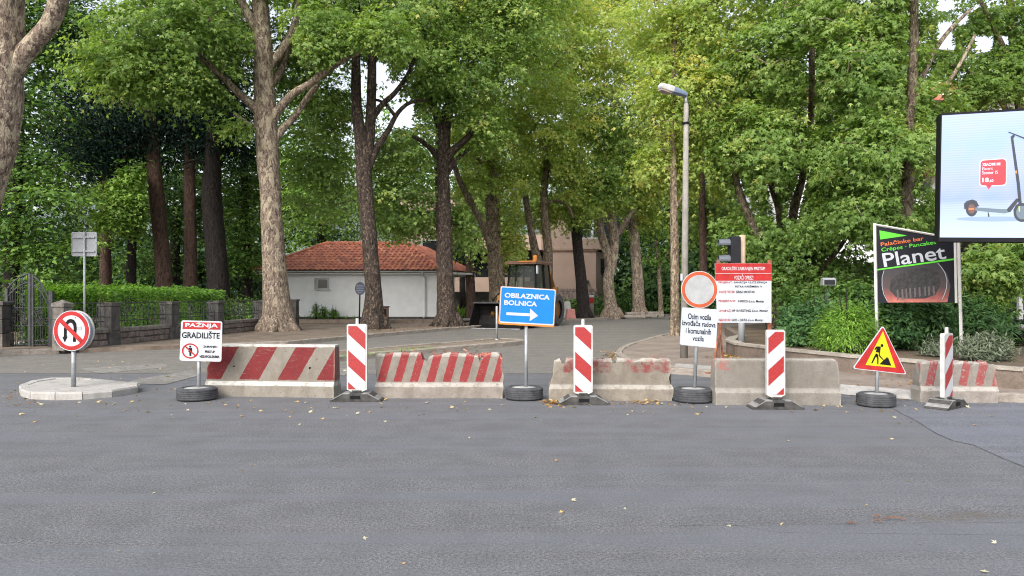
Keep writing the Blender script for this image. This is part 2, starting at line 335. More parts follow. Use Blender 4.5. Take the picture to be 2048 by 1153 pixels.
KERB_N = [0]
kerb_mesh = {}
def kerb_line(pts, h, w, ln, parent, mat, key):
    # single kerbstones laid end to end along the line; the stones share one mesh
    if key not in kerb_mesh:
        me = MB().box((0, 0, -.5), (1, 1, 1), 0).mesh('kerbstone')
        bm = MB().box((0, 0, .5), (1, 1, 1), bev=.09); me = bm.mesh('kerbstone'); me.materials.append(mat); kerb_mesh[key] = me
    for i in range(len(pts)-1):
        a, c = Vector((*pts[i][:2], 0)), Vector((*pts[i+1][:2], 0)); L = (c-a).length; n = max(1, round(L/ln))
        for k in range(n):
            p = a.lerp(c, (k+.5)/n); d = (c-a); o = bpy.data.objects.new('kerbstone', kerb_mesh[key]); COL.objects.link(o); o.parent = parent
            o.location = (p.x, p.y, -.04); o.scale = (L/n*.985, w*random.uniform(.96, 1.05), h+.04+random.uniform(-.008, .01))
            o.rotation_euler = (random.uniform(-.012, .012), random.uniform(-.006, .006), math.atan2(d.y, d.x)+random.uniform(-.012, .012))

# left: pavement, park and house ground, all one raised terrace behind the kerb
KL = [Vector((-60, 20.2, 0))]+[gp(*p) for p in ((-120, 716), (0, 712), (120, 707), (300, 701), (450, 695), (570, 691), (740, 675), (900, 661), (1000, 653.5), (1150, 643.5), (1240, 637.5), (1400, 629))]+[Vector((34, 90, 0)), Vector((42, 120, 0))]
lp = MB().slab([tuple(p[:2]) for p in KL]+[(-160, 120), (-160, 20.2)], -.02, .115)
left_pav = tag(lp.build('left_pavement', M['dirt']), kind='structure')
kerb_line([p+Vector((.02, -.06, 0)) for p in KL[5:13]], .135, .2, 1.0, left_pav, M['kerb'], 'l')
kerb_line([p+Vector((0, -.05, 0)) for p in KL[1:4]], .15, .22, .9, left_pav, M['kerb'], 'l')
sheet('park_ground', [(-150, 24), (-14, 24), (-12.4, 30), (-11.5, 37), (-4, 40), (2, 44), (10, 56), (24, 84), (24, 119), (-150, 119)], .122, M['soil'])
# right: the corner pavement
KR = [gp(*p) for p in ((1430, 651), (1340, 673), (1290, 687), (1258, 698), (1240, 707), (1236, 716), (1252, 727), (1300, 738), (1345, 748), (1430, 755.5), (1560, 772), (1674, 786))]+[gp(1676, 769, .115), gp(1824, 780, .115)]+[gp(*p) for p in ((1838, 799), (2048, 806))]+[Vector((14, 10.9, 0)), Vector((60, 10.5, 0))]
rp = MB().slab([tuple(p[:2]) for p in KR]+[(60, 119), (44, 119), (25, 75)], -.02, .115)
right_pav = tag(rp.build('right_pavement', M['pave']), kind='structure')
KRo = [Vector((p.x, p.y, 0))+Vector((.03, .05, 0)) for p in KR]; kerb_line(KRo[:12], .135, .17, .8, right_pav, M['kerb'], 'r'); kerb_line(KRo[14:-1], .135, .17, .8, right_pav, M['kerb'], 'r')
sheet('pavement_strip', [gp(1347, 734.6, .12)[:2], gp(1432, 742, .12)[:2], gp(1432, 733, .12)[:2], gp(1352, 727, .12)[:2]], .119, M['kerb_pale'])
tag(MB().add([gp(1672, 788, .006), gp(1842, 801, .006), gp(1828, 779.5, .118), gp(1674, 768.5, .118)], [(0, 1, 2, 3)]).build('pavement_ramp', M['kerb_pale'], None), kind='structure')

# median between the two carriageways of the side street
ML = [gp(*p) for p in ((636, 727), (740, 716), (880, 704), (1000, 694), (1046, 689))]; MU = [gp(*p) for p in ((1046, 686), (1000, 683.5), (880, 694), (740, 706), (600, 718), (598, 724))]
md = MB().slab([tuple(p[:2]) for p in ML+MU], -.02, .10); median = tag(md.build('median_strip', M['dirt']), kind='structure')
kerb_line(ML, .13, .3, 1.1, median, M['kerb'], 'm'); kerb_line(MU[:-1], .13, .14, 1.1, median, M['kerb'], 'm')

# white traffic island with its kerb blocks
isl = thing('traffic_island', 'low white concrete traffic island under the no u-turn sign', 'traffic island', (0, 0, 0))
IS = [gp(*p) for p in ((42, 793), (60, 799), (110, 801), (165, 800), (225, 795), (276, 786), (277, 779), (215, 772), (160, 768), (105, 768), (60, 775), (38, 784))]
ic = sum((Vector(p) for p in IS), Vector())/len(IS); isl.location = (ic.x, ic.y, 0)
MB().slab([((p.x-ic.x)*.9, (p.y-ic.y)*.9) for p in IS], 0, .105).build('deck', M['kerb_pale'], isl)
for i in range(len(IS)):
    a, c = IS[i]-ic, IS[(i+1) % len(IS)]-ic; n = max(1, round((c-a).length/.42))
    for k in range(n):
        p0, p1 = a.lerp(c, (k+.012)/n), a.lerp(c, (k+.988)/n); q0, q1 = p0*.84, p1*.84; h = .112+random.uniform(-.004, .006)
        i0, i1 = p0*.985, p1*.985
        MB().add([(p0.x, p0.y, 0), (p1.x, p1.y, 0), (q1.x, q1.y, 0), (q0.x, q0.y, 0), (p0.x, p0.y, h-.025), (p1.x, p1.y, h-.025), (i1.x, i1.y, h), (i0.x, i0.y, h), (q1.x, q1.y, h), (q0.x, q0.y, h)],
                 [(3, 2, 1, 0), (0, 1, 5, 4), (4, 5, 6, 7), (7, 6, 8, 9), (1, 2, 8, 6, 5), (3, 0, 4, 7, 9), (2, 3, 9, 8)]).build('kerb_block', M['kerb_pale'], isl)

# planter on the right: low concrete wall with a coping, earth inside
PW = [gp(*p, ) for p in ()]
def gpz(px, py): return gp(px, py, .115)
PW = [Vector((7.9, 27.5, 0)), gpz(1478, 694), gpz(1458, 699), gpz(1452, 706), gpz(1470, 714), gpz(1560, 728), gpz(1700, 746), gpz(1860, 762), gpz(2048, 780), Vector((14, 9.9, 0))]
planter = thing('planter_wall', 'long low brown concrete planter wall with pale coping in front of the shrubs', 'wall', (PW[5].x, PW[5].y, .1))
PO = planter.location
def offs(pts, d):
    out = []
    for i, p in enumerate(pts):
        a, c = pts[max(i-1, 0)], pts[min(i+1, len(pts)-1)]; t = (c-a).normalized(); out.append(p+Vector((t.y, -t.x, 0))*-d)
    return out
def strip(pts, d0, d1, z0, z1):
    o, n = offs(pts, d0), offs(pts, d1); k = len(pts)
    vs = [(p.x, p.y, z0) for p in o]+[(p.x, p.y, z1) for p in o]+[(p.x, p.y, z1) for p in n]+[(p.x, p.y, z0) for p in n]
    fs = []
    for i in range(k-1):
        for r in range(3): fs.append((r*k+i, r*k+i+1, (r+1)*k+i+1, (r+1)*k+i))
    return vs, fs+[(0, k, 2*k, 3*k), (k-1, 4*k-1, 3*k-1, 2*k-1)]
def dens(pts, st=.5):
    out = []
    for i in range(len(pts)-1):
        n = max(1, int((pts[i+1]-pts[i]).length/st)); out += [pts[i].lerp(pts[i+1], k/n) for k in range(n)]
    return out+[pts[-1]]
PWd = dens(PW)
MB().add(*strip(PWd, 0, .2, .0, .40)).build('wall', M['wall_brown'], planter, origin=PO)
for i in range(1, len(PW)-1):
    seg = PW[i:i+2]; n = max(1, round((seg[1]-seg[0]).length/1.2))
    for k in range(n):
        q = [seg[0].lerp(seg[1], (k+.004)/n), seg[0].lerp(seg[1], (k+.996)/n)]
        MB().add(*strip(q, -.025, .225, .402, .455+random.uniform(-.003, .003))).build('coping', M['coping'], planter, origin=PO)
PI = offs(PW, .1)
sheet('planter_soil', [tuple(p[:2]) for p in PI]+[(60, 9.9), (60, 60), (30, 60)], .395, M['soil'])

# ---------------------------------------------------------------- fence, gate and house on the left
def fpt(px): return gp(px, 697-.1*(px-150), .12)
PILL = [(125, .34), (219, .42), (339, .42), (432, .42), (521, .42)]
fence = thing('iron_fence', 'wrought iron fence on a low stone wall between dark stone pillars', 'fence', (*fpt(219)[:2], .11))
fo = fence.location
fdir = (fpt(521)-fpt(219)).normalized(); fang = math.atan2(fdir.y, fdir.x); fn = Vector((fdir.y, -fdir.x, 0))
for px, w in PILL:
    p = fpt(px)
    pl = MB().box((p.x, p.y, .32), (w, w, .44), fang, .02).build('pillar', M['stone_wall'] if px == 125 else M['stone_dark'], fence, origin=fo)
    for k, (z0, z1) in enumerate(((.545, .94), (.945, 1.27))):
        MB().box((p.x, p.y, (z0+z1)/2), (w*.97, w*.97, z1-z0), fang, .018).build('stone', M['stone_wall'] if px == 125 else M['stone_dark'], pl, origin=fo)
    cb = MB().box((p.x, p.y, 1.325), (w*1.12, w*1.12, .1), fang, .02)
    if px == 125: cb.add([(p.x+a*w*.5, p.y+c*w*.5, 1.377) for a, c in ((-1, -1), (1, -1), (1, 1), (-1, 1))]+[(p.x, p.y, 1.47)], [(0, 1, 4), (1, 2, 4), (2, 3, 4), (3, 0, 4)])
    cb.build('capstone', M['stone_wall'] if px == 125 else M['stone_dark'], pl, origin=fo)
picket_me = MB().bar((0, 0, 0), (0, 0, 1), .009, 5).add([(-.014, 0, 1), (.014, 0, 1), (0, 0, 1.06)], [(0, 1, 2)]).mesh('picket'); picket_me.materials.append(M['iron'])
def arch(r0, n=9): return [(r0*math.cos(math.pi*k/(n-1)), 0, r0*1.5*math.sin(math.pi*k/(n-1))) for k in range(n)]
scroll_me = MB().tube(arch(.11), .007, 4).tube([(-.11, 0, 0), (-.11, 0, -.16)], .007, 4).tube([(.11, 0, 0), (.11, 0, -.16)], .007, 4).tube([(.05*math.cos(a*.8), 0, .03+.05*math.sin(a*.8)) for a in range(8)], .006, 4).mesh('scroll'); scroll_me.materials.append(M['iron'])
ends = [125, 219, 339, 432, 521, 592]
for i in range(5):
    a, c = fpt(ends[i]), fpt(ends[i+1]); a = a+fdir*.24; c = c-fdir*.24; L = (c-a).length
    # base wall: rubble below, dressed blocks under a continuous ledge
    MB().add([((a+fn*.12).x, (a+fn*.12).y, .0), ((c+fn*.12).x, (c+fn*.12).y, .0), ((c-fn*.12).x, (c-fn*.12).y, .0), ((a-fn*.12).x, (a-fn*.12).y, .0),
              ((a+fn*.12).x, (a+fn*.12).y, .5), ((c+fn*.12).x, (c+fn*.12).y, .5), ((c-fn*.12).x, (c-fn*.12).y, .5), ((a-fn*.12).x, (a-fn*.12).y, .5)],
             [(4, 5, 6, 7), (0, 1, 5, 4), (1, 2, 6, 5), (2, 3, 7, 6), (3, 0, 4, 7)]).build('base_wall', M['mortar'], fence, origin=fo)
    n = max(2, round(L/1.1))
    for k in range(n):
        p = a.lerp(c, (k+.5)/n); MB().box((p.x, p.y, .555), (L/n*.99, .33, .115), fang, .02).build('ledge_stone', M['stone_wall'], fence, origin=fo)
    if i < 4:
        for row, (z, hh) in enumerate(((.21, .17), (.4, .17))):
            x = .0
            while x < L-.1:
                w = min(random.uniform(.22, .46), L-x); p = a+fdir*(x+w/2)+fn*random.uniform(-.012, .014)
                MB().box((p.x, p.y, z+random.uniform(-.01, .01)), (w*.94, .27, hh*random.uniform(.86, .98)), fang, .022).build('stone', M['rubble'], fence, origin=fo)
                x += w
    for z in (.7, 1.24): MB().tube([a+Vector((0, 0, z)), c+Vector((0, 0, z))], .014, 4).build('rail', M['iron'], fence, origin=fo)
    MB().tube([a+Vector((0, 0, .84)), c+Vector((0, 0, .84))], .01, 4).build('rail', M['iron'], fence, origin=fo)
    n = max(6, round(L/.15))
    for k in range(n+1):
        p = a.lerp(c, k/n); o = link('picket', picket_me, None, fence, (p.x-fo.x, p.y-fo.y, .66-fo.z)); o.scale = (1, 1, .68 if k % 2 == 0 else .62); o.rotation_euler = (0, 0, fang)
    n = max(3, round(L/.42))
    for k in range(n):
        p = a.lerp(c, (k+.5)/n); o = link('scroll', scroll_me, None, fence, (p.x-fo.x, p.y-fo.y, 1.02-fo.z)); o.rotation_euler = (0, 0, fang)
# the last, metal end post beside the big plane tree
pe = fpt(588); ep = thing('fence_end_post', 'dark square end post beside the big plane tree trunk', 'post', (pe.x, pe.y, .11))
MB().box((0, 0, .6), (.34, .34, 1.2), fang).build('shaft', M['stone_dark'], ep); MB().box((0, 0, 1.24), (.42, .42, .075), fang, .015).build('cap', M['stone_dark'], ep)

# gate
GY = 21.2
def ga(px, py): return at(px, py, GY)
g0 = ga(62, 690); gate = thing('wrought_iron_gate', 'tall arched wrought iron double gate beside the clipped hedge', 'gate', (g0.x, GY, .11))
go = gate.location
def gtop(px): return 548+(62-px)**2*.0135 if px < 62 else 553+(px-62)**2*.036
for px, top, r in ((14, 578, .045), (60, 549, .04), (66, 549, .03), (103, 582, .06)):
    a = ga(px, top); MB().box((a.x, GY, (a.z+.12)/2), (r*1.8, r*1.8, a.z-.12), 0, .008).build('gate_post', M['iron'], gate, origin=go)
for lf, (x0, x1) in enumerate(((16, 60), (66, 101))):
    for dz, r in ((0, .026), (-17, .02)):
        MB().tube([ga(x0+(x1-x0)*k/10, gtop(x0+(x1-x0)*k/10)-dz) for k in range(11)], r, 6).build('arched_rail', M['iron'], gate, origin=go)
    for py in (616, 652, 681, 690): MB().tube([ga(x0, py), ga(x1, py)], .013, 5).build('rail', M['iron'], gate, origin=go)
    n = 9 if lf == 0 else 7
    for k in range(1, n):
        px = x0+(x1-x0)*k/n; a, c = ga(px, 691), ga(px, gtop(px)-4 if lf == 0 else gtop(px)); MB().bar(a, c, .0095, 5).build('bar', M['iron'], gate, origin=go)
    for k in range(5):
        px = x0+(x1-x0)*(k+.5)/5; c = ga(px, 686); MB().tube([(c.x+.055*math.cos(t*.7), GY-.012, c.z+.055*math.sin(t*.7)) for t in range(10)], .008, 4).build('ring', M['iron'], gate, origin=go)
    for k in range(14):
        px, py = random.uniform(x0+4, x1-4), random.uniform(618, 650); c = ga(px, py); r = random.uniform(.05, .12); s0 = random.uniform(0, 6)
        MB().tube([(c.x+r*(1-t*.07)*math.cos(s0+t*.6), GY-.02, c.z+r*(1-t*.07)*math.sin(s0+t*.6)) for t in range(11)], .011, 4).build('scroll', M['iron'], gate, origin=go)
a = ga(8, 690); gp_ = thing('gate_pillar', 'grey block pillar with flat cap left of the iron gate', 'pillar', (a.x-.12, GY-.1, .11))
for k in range(3): MB().box((0, 0, .2+.4*k), (.62, .5, .385), 0, .02).build('stone', M['stone_dark'] if k else M['stone_wall'], gp_)
MB().box((0, 0, 1.25), (.72, .6, .11), 0, .03).build('capstone', M['stone_dark'], gp_)
sheet('park_path', [(-15.2, 21.6), (-12.9, 21.6), (-13.1, 26), (-14.6, 34), (-17, 34), (-15.4, 26)], .128, M['kerb_pale'])

# ---------------------------------------------------------------- white house with tiled roof
HYY = 43.0; Z0 = .2
hx0, hx1 = at(528, 0, HYY).x, at(888, 0, HYY).x; ez = at(0, 549, HYY).z
house = thing('white_house', 'small white rendered house with hipped red tile roof behind the plane trunks', 'house', ((hx0+hx1)/2, HYY, Z0)); ho = house.location
hd = 8.0
MB().box(((hx0+hx1)/2, HYY+hd/2, (ez+Z0)/2), (hx1-hx0, hd, ez-Z0)).build('wall', M['white_wall'], house, origin=ho)
MB().box(((hx0+hx1)/2, HYY-.012, Z0+.06), (hx1-hx0+.02, .02, .12)).build('plinth', M['stone_dark'], house, origin=ho)
MB().box(((hx0+hx1)/2+.15, HYY-.2, ez+.03), (hx1-hx0+1.3, .42, .10)).build('soffit', M['trim'], house, origin=ho)
# porch roof wing towards the right
MB().box((hx1+.85, HYY+2.6, ez+.03), (1.5, 5.0, .10)).build('soffit', M['trim'], house, origin=ho)
def gutter(a, c, name='gutter'):
    d = (c-a).normalized(); n = Vector((0, 0, 1)).cross(d)
    prof = [(.075*math.cos(t), .075*math.sin(t)) for t in [math.pi+math.pi*k/7 for k in range(8)]]
    vs = [(p+n*u+Vector((0, 0, v)))[:] for p in (a, c) for u, v in prof]; m = len(prof)
    MB().add(vs, [(k, k+1, m+k+1, m+k) for k in range(m-1)]).build(name, M['trim'], house, origin=ho)
ex0, ex1 = hx0-.45, at(880, 541, HYY).x+.15
gz = ez+.13
gutter(Vector((ex0, HYY-.5, gz+.05)), Vector((ex1, HYY-.5, gz+.05))); gutter(Vector((ex1+.05, HYY-.45, gz+.05)), Vector((ex1+1.6, HYY+4.8, gz+.05)))
dpx = at(851, 0, HYY).x
MB().tube([(dpx-.12, HYY-.5, gz), (dpx-.12, HYY-.45, gz-.16), (dpx, HYY-.07, gz-.34), (dpx, HYY-.07, Z0+.18), (dpx-.1, HYY-.16, Z0+.08)], .05, 8).build('downpipe', M['trim'], house, True, origin=ho)
a = at(646, 568, HYY)
wf = MB(); ww, wh = .62, .58
for sx in (-1, 1): wf.box((a.x+sx*ww/2, HYY-.02, a.z), (.09, .07, wh+.09))
for sz in (-1, 1): wf.box((a.x, HYY-.02, a.z+sz*wh/2), (ww-.09, .07, .09))
wo = wf.build('window', M['white'], house, origin=ho)
MB().box((a.x, HYY-.006, a.z), (ww-.1, .01, wh-.1)).build('pane', M['glass'], wo, origin=ho); MB().box((a.x, HYY-.06, a.z-wh/2-.075), (ww+.28, .14, .05)).build('sill', M['trim'], wo, origin=ho)
MB().box((a.x-.42, HYY-.02, a.z), (.14, .05, wh+.1)).build('shutter_guide', M['refl_grey'], wo, origin=ho)
# roof: tiles on the front slope one by one; the hips and the back joined
rz0, rz1 = gz+.08, at(0, 488, HYY+2.6).z; fy, ry = HYY-.55, HYY+2.6
rl, rr = at(652, 0, ry).x, at(815, 0, ry).x; xl, xr = ex0-.05, ex1+.05
def front(u, v): return Vector((u, fy+(ry-fy)*v, rz0+(rz1-rz0)*v))
MB().add([front(xl, 0), front(xr, 0), front(rr, 1), front(rl, 1), Vector((xr+1.7, HYY+5.2, rz0)), Vector((rr+.9, HYY+5.0, rz1-.1)), Vector((xl, HYY+hd+.5, rz0)), Vector((rl, ry+2, rz1))],
         [(0, 1, 2, 3), (1, 4, 5, 2), (0, 3, 7, 6), (4, 6, 7, 5), (3, 2, 5, 7)]).build('roof', M['mortar'], house, origin=ho)
sl = (front(0, 1)-front(0, 0)); SL = sl.length; pitch = math.atan2(rz1-rz0, ry-fy)
TW, TH = .30, .335; rows = int(SL/TH)+1
tprof = [(-.5, .0), (-.34, .035), (-.17, .045), (0.0, .03), (.17, .004), (.34, -.004), (.5, .012)]
tv = [(x*TW*1.02, y, z+dz) for y, dz in ((0, .0), (.04, .012), (TH*1.12, .0)) for x, z in tprof]
def tile_mesh():
    n = len(tprof); vs = []; fs = []
    for (y, up) in ((0, .05), (TH*1.14, .012)):
        vs += [(x*TW*1.03, y, z+up) for x, z in tprof]
    vs += [(x*TW*1.03, 0, z+.022) for x, z in tprof]
    fs += [(k, k+1, n+k+1, n+k) for k in range(n-1)]+[(2*n+k, 2*n+k+1, k+1, k) for k in range(n-1)]
    me = bpy.data.meshes.new('roof_tile'); me.from_pydata(vs, [], fs); me.update(); return me
tmats = [plain('roof_tile_%d' % k, c, .75, 0, .25, 2.3, .2) for k, c in enumerate(((.54, .19, .11), (.46, .16, .1), (.6, .24, .14), (.38, .14, .095)))]
tmes = []
for m_ in tmats: me = tile_mesh(); me.materials.append(m_); tmes.append(me)
for r in range(rows):
    v = r*TH/SL
    if v > .985: break
    l, rgt = xl+(rl-xl)*v, xr+(rr-xr)*v; n = int((rgt-l)/TW)
    for k in range(n+1):
        x = l+TW*.5+k*TW*(rgt-l-TW)/max(1e-6, n*TW) if n else (l+rgt)/2
        p = front(x, v); o = link('roof_tile', random.choices(tmes, (5, 4, 2, 2))[0], None, house, (p.x-ho.x, p.y-ho.y, p.z-ho.z+random.uniform(0, .006)))
        o.rotation_euler = (pitch, 0, random.uniform(-.015, .015))
# right hip slope: joined tiles
A0, A1, B0, B1 = front(xr, 0), Vector((xr+1.7, HYY+5.2, rz0)), front(rr, 1), Vector((rr+.9, HYY+5.0, rz1-.1))
hb = MB(); nu, nv = 20, rows
nrm = (A1-A0).cross(B0-A0).normalized(); nrm = nrm if nrm.z > 0 else -nrm
for j in range(nv):
    v0, v1 = j/nv, (j+1.1)/nv
    for i in range(nu):
        for q in range(4):
            u0, u1 = (i+q/4)/nu, (i+(q+1)/4)/nu; hh = [.0, .05, .05, .0, .0]; h0, h1 = hh[q]+.02, hh[q+1]+.02
            P = lambda u, v: A0.lerp(A1, u).lerp(B0.lerp(B1, u), min(v, 1))
            hb.add([P(u0, v0)+nrm*(h0+.02), P(u1, v0)+nrm*(h1+.02), P(u1, v1)+nrm*h1, P(u0, v1)+nrm*h0], [(0, 1, 2, 3)])
tag(hb.build('hip_tiling', tmats[1], house, origin=ho), kind='stuff')
for a_, c_, nm in ((front(xl, 0), front(rl, 1), 9), (front(xr, 0), front(rr, 1), 9), (front(rl, 1), front(rr, 1), 11)):
    for k in range(nm):
        p, q = a_.lerp(c_, k/nm), a_.lerp(c_, (k+1.1)/nm); up = Vector((0, 0, .05)); MB().tube([p+up, q+up+Vector((0, 0, -.02))], [.12, .1], 8).build('ridge_tile', tmats[k % 2], house, origin=ho)
# low retaining wall in front of the house
for x0, x1 in ((586, 724), (770, 880)):
    a, c = at(x0, 0, 38.6), at(x1, 0, 38.6)
    w = thing('retaining_wall', 'low brown kerb wall in front of the white house, %s' % ('left of the dark forked trunk' if x0 < 700 else 'between the two dark plane trunks'), 'wall', ((a.x+c.x)/2, 38.6, .1))
    MB().box((0, 0, .1), (c.x-a.x, .25, .2), 0, .02).build('wall', M['wall_brown'], w)
sheet('house_yard', [(-14.5, 38.7), (-3, 38.7), (-1, 43), (-1, 53), (-14.5, 53)], .2, M['dirt'])
sheet('yard_paving', [(-3.6, 41.5), (-.8, 41.5), (1.5, 46), (-2.5, 46)], .207, M['kerb_pale'])

# ---------------------------------------------------------------- pink building behind
PY = 60.0
pk = thing('pink_building', 'brownish pink rendered building with flat roofs and a corner balcony behind the trees', 'building', (2, PY, 0)); po = pk.location
def pbox(name, x0, x1, y0, y1, Y, d, mat, parent=pk):
    a, c = at(x0, y0, Y), at(x1, y1, Y); return MB().box(((a.x+c.x)/2, Y+d/2, (a.z+c.z)/2), (abs(c.x-a.x), d, abs(a.z-c.z))).build(name, mat, parent, origin=po)
pbox('wall', 800, 910, 385, 640, PY+4, 8, M['pink_wall'])
def pwin(x0, y0, x1, y1, Y, par=pk):
    a, c = at(x0, y0, Y), at(x1, y1, Y); m, w, h = (a+c)/2, c.x-a.x, a.z-c.z; f = MB()
    for s_ in (-1, 1):
        f.box((m.x+s_*(w/2-.05), Y-.03, m.z), (.1, .1, h)); f.box((m.x, Y-.03, m.z+s_*(h/2-.05)), (w-.2, .1, .1))
    o = f.build('window', M['white'], par, origin=po); MB().box((m.x, Y-.008, m.z), (w-.18, .012, h-.18)).build('pane', M['glass'], o, origin=po)
pwin(843, 480, 876, 512, PY+4)
pbox('terrace_wall', 895, 1060, 555, 584, PY-2, .3, M['pink_wall']); pbox('wall', 895, 1100, 500, 640, PY+3, 6, M['glass']); pbox('slab', 895, 1105, 470, 500, PY+1, 8, M['pink_wall'])
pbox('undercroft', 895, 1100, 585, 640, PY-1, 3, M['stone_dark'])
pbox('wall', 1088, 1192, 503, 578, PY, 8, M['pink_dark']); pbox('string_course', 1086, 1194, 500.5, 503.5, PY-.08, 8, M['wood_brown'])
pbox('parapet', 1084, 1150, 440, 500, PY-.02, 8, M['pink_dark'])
pbox('stone_base', 1110, 1192, 578, 640, PY+.06, 8, M['mortar'])
# rounded balcony and the receding side
ca = at(1152, 500, PY); cb_ = at(1216, 500, PY)
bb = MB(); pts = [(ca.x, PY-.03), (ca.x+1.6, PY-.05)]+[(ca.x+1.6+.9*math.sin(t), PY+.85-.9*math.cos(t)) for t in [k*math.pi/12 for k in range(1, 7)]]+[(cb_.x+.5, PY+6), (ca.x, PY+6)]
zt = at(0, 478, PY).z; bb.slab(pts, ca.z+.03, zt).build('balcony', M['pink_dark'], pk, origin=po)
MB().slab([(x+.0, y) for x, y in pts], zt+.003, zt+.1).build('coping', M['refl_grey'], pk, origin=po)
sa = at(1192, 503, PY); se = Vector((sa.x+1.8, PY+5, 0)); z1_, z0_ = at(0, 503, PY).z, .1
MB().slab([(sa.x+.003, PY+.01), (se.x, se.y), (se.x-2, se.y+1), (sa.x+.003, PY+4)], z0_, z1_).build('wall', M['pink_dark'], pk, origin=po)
for t0, t1 in ((.3, .55), (.78, .95)):
    p, q = sa.lerp(se, t0), sa.lerp(se, t1); n_ = Vector((se.y-sa.y, -(se.x-sa.x), 0)).normalized()*.02
    wz0, wz1 = at(0, 550, PY+2).z, at(0, 518, PY+2).z
    MB().add([(p.x+n_.x, p.y+n_.y, wz0), (q.x+n_.x, q.y+n_.y, wz0), (q.x+n_.x, q.y+n_.y, wz1), (p.x+n_.x, p.y+n_.y, wz1)], [(0, 1, 2, 3)]).build('window', M['glass'], pk, origin=po)
rw = MB()
for x in range(1156, 1206, 6): a = at(x, 478, PY+.2); rw.bar((a.x, PY+.2, zt+.1), (a.x, PY+.2, zt+.75), .025, 4)
rw.bar((at(1156, 0, PY).x, PY+.2, zt+.75), (at(1206, 0, PY).x, PY+.2, zt+.75), .03, 4); rw.build('railing', M['galv'], pk, origin=po)
pbox('wall', 1155, 1240, 430, 478, PY+3, 4, M['glass'])
pbox('window_frame', 1182, 1187, 440, 478, PY+2.9, .1, M['white'])
a, c = at(1112, 578, PY), at(1190, 610, PY); y = a.z
while y > .15:
    x = a.x; h_ = random.uniform(.2, .28)
    while x < c.x:
        w_ = random.uniform(.3, .6); MB().box((x+w_/2, PY+.02, y-h_/2), (w_*.93, .12, h_*.9), 0, .02).build('stone', M['rubble'], pk, origin=po); x += w_
    y -= h_

# ---------------------------------------------------------------- buildings on the right
hb_ = thing('apartment_house', 'pale grey apartment house with red tiled eaves half hidden by the trees on the right', 'building', (24, 46, 0)); bo = hb_.location
MB().box((28, 52, 7.2), (20, 10, 14.4)).build('wall', M['white_wall'], hb_, origin=bo)
MB().add([(17.6, 46.3, 14.0), (38.4, 46.3, 14.0), (38.4, 52, 16.5), (17.6, 52, 16.5), (17.6, 46.3, 13.8), (38.4, 46.3, 13.8)], [(0, 1, 2, 3), (4, 5, 1, 0)]).build('roof', M['tile'], hb_, origin=bo)
for fz in (2.2, 5.2, 8.2, 11.2):
    for fx in (20, 23, 26, 29, 32, 35):
        f = MB()
        for s_ in (-1, 1): f.box((fx+s_*.6, 46.96, fz+.7), (.1, .1, 1.5)); f.box((fx, 46.96, fz+.7+s_*.75), (1.3, .1, .1))
        o = f.build('window', M['white'], hb_, origin=bo); MB().box((fx, 46.985, fz+.7), (1.1, .02, 1.4)).build('pane', M['glass'], o, origin=bo)
MB().box((25, 46.2, 9.2), (7, 1.4, .2)).build('balcony', M['tile'], hb_, origin=bo)
cf = thing('cafe_pavilion', 'low glazed cafe pavilion with grey window frames behind the small maple', 'building', (16.6, 23, .4)); co = cf.location
CY = 23.0
MB().box((19, CY+2.6, 2.0), (6.4, 5, 3.2)).build('wall', M['glass'], cf, origin=co)
MB().box((19, CY+2.3, 3.7), (7.2, 6, .22)).build('roof', M['tile'], cf, origin=co)
MB().box((19, CY-.78, 3.55), (7.2, .12, .4)).build('awning', M['trim'], cf, origin=co)
for x in (15.82, 16.75, 17.7, 18.6, 19.6): MB().box((x, CY+.05, 2.0), (.12, .12, 3.2)).build('window_frame', M['refl_grey'], cf, origin=co)
for z in (.5, 1.05, 2.7): MB().box((19, CY+.07, z), (6.4, .1, .12)).build('window_frame', M['refl_grey'], cf, origin=co)

# far hill behind the trees
hl = MB(); vs = []; fs = []; nx = 40
for j in range(6):
    for i in range(nx): x = -260+i*13; vs.append((x, 260+j*40, -1+(j/5)*(66+16*nz(x*.012, 3)+9*nz(x*.05, j))))
for j in range(5):
    for i in range(nx-1): fs.append((j*nx+i, j*nx+i+1, (j+1)*nx+i+1, (j+1)*nx+i))
hl.add(vs, fs); tag(hl.build('hill', plain('hill_scrub', (.10, .125, .12), .95, 0, .25, .05), smooth=True), kind='structure')

# ---------------------------------------------------------------- foliage engine
# leaf outlines (across, along, out of plane) in units of leaf length, as quads
_P = ([(0, 0, 0), (-.17, .42, .03), (0, 1.0, -.12), (.17, .42, .03), (-.2, .1, .02), (-.52, .55, -.13), (.2, .1, .02), (.52, .55, -.13)],
      [(0, 3, 2, 1), (0, 1, 5, 4), (0, 6, 7, 3)])
_Q = ([(0, 0, 0), (-.27, .42, .06), (0, 1, -.1), (.27, .42, .06)], [(0, 3, 2, 1)])           # oval leaf folded along its rib
_N = ([(0, 0, 0), (-.09, .45, .0), (0, 1, -.05), (.09, .45, 0)], [(0, 3, 2, 1)])             # narrow leaf
_S = ([(0, 0, 0), (-.2, .5, .02), (0, 1, -.04), (.2, .5, .02), (-.38, .82, -.1), (.38, .82, -.1), (-.1, .2, 0), (.1, .2, 0)],
      [(0, 3, 2, 1), (6, 1, 4, 6), (7, 5, 3, 7)])                                              # feathery spray
_S = (_S[0], [(0, 3, 2, 1), (0, 1, 4, 6), (0, 7, 5, 3)])
KINDS = {'plane': _P, 'oval': _Q, 'narrow': _N, 'spray': _S}
def unit(a): return a/np.maximum(np.linalg.norm(a, axis=1, keepdims=True), 1e-9)
CLEARSEG = []     # (x0, y0, x1, y1, half width, farthest Y): the same along a limb
CLEAR = []          # (x0, y0, x1, y1, farthest Y): gaps in the foliage through which the photograph shows what stands behind
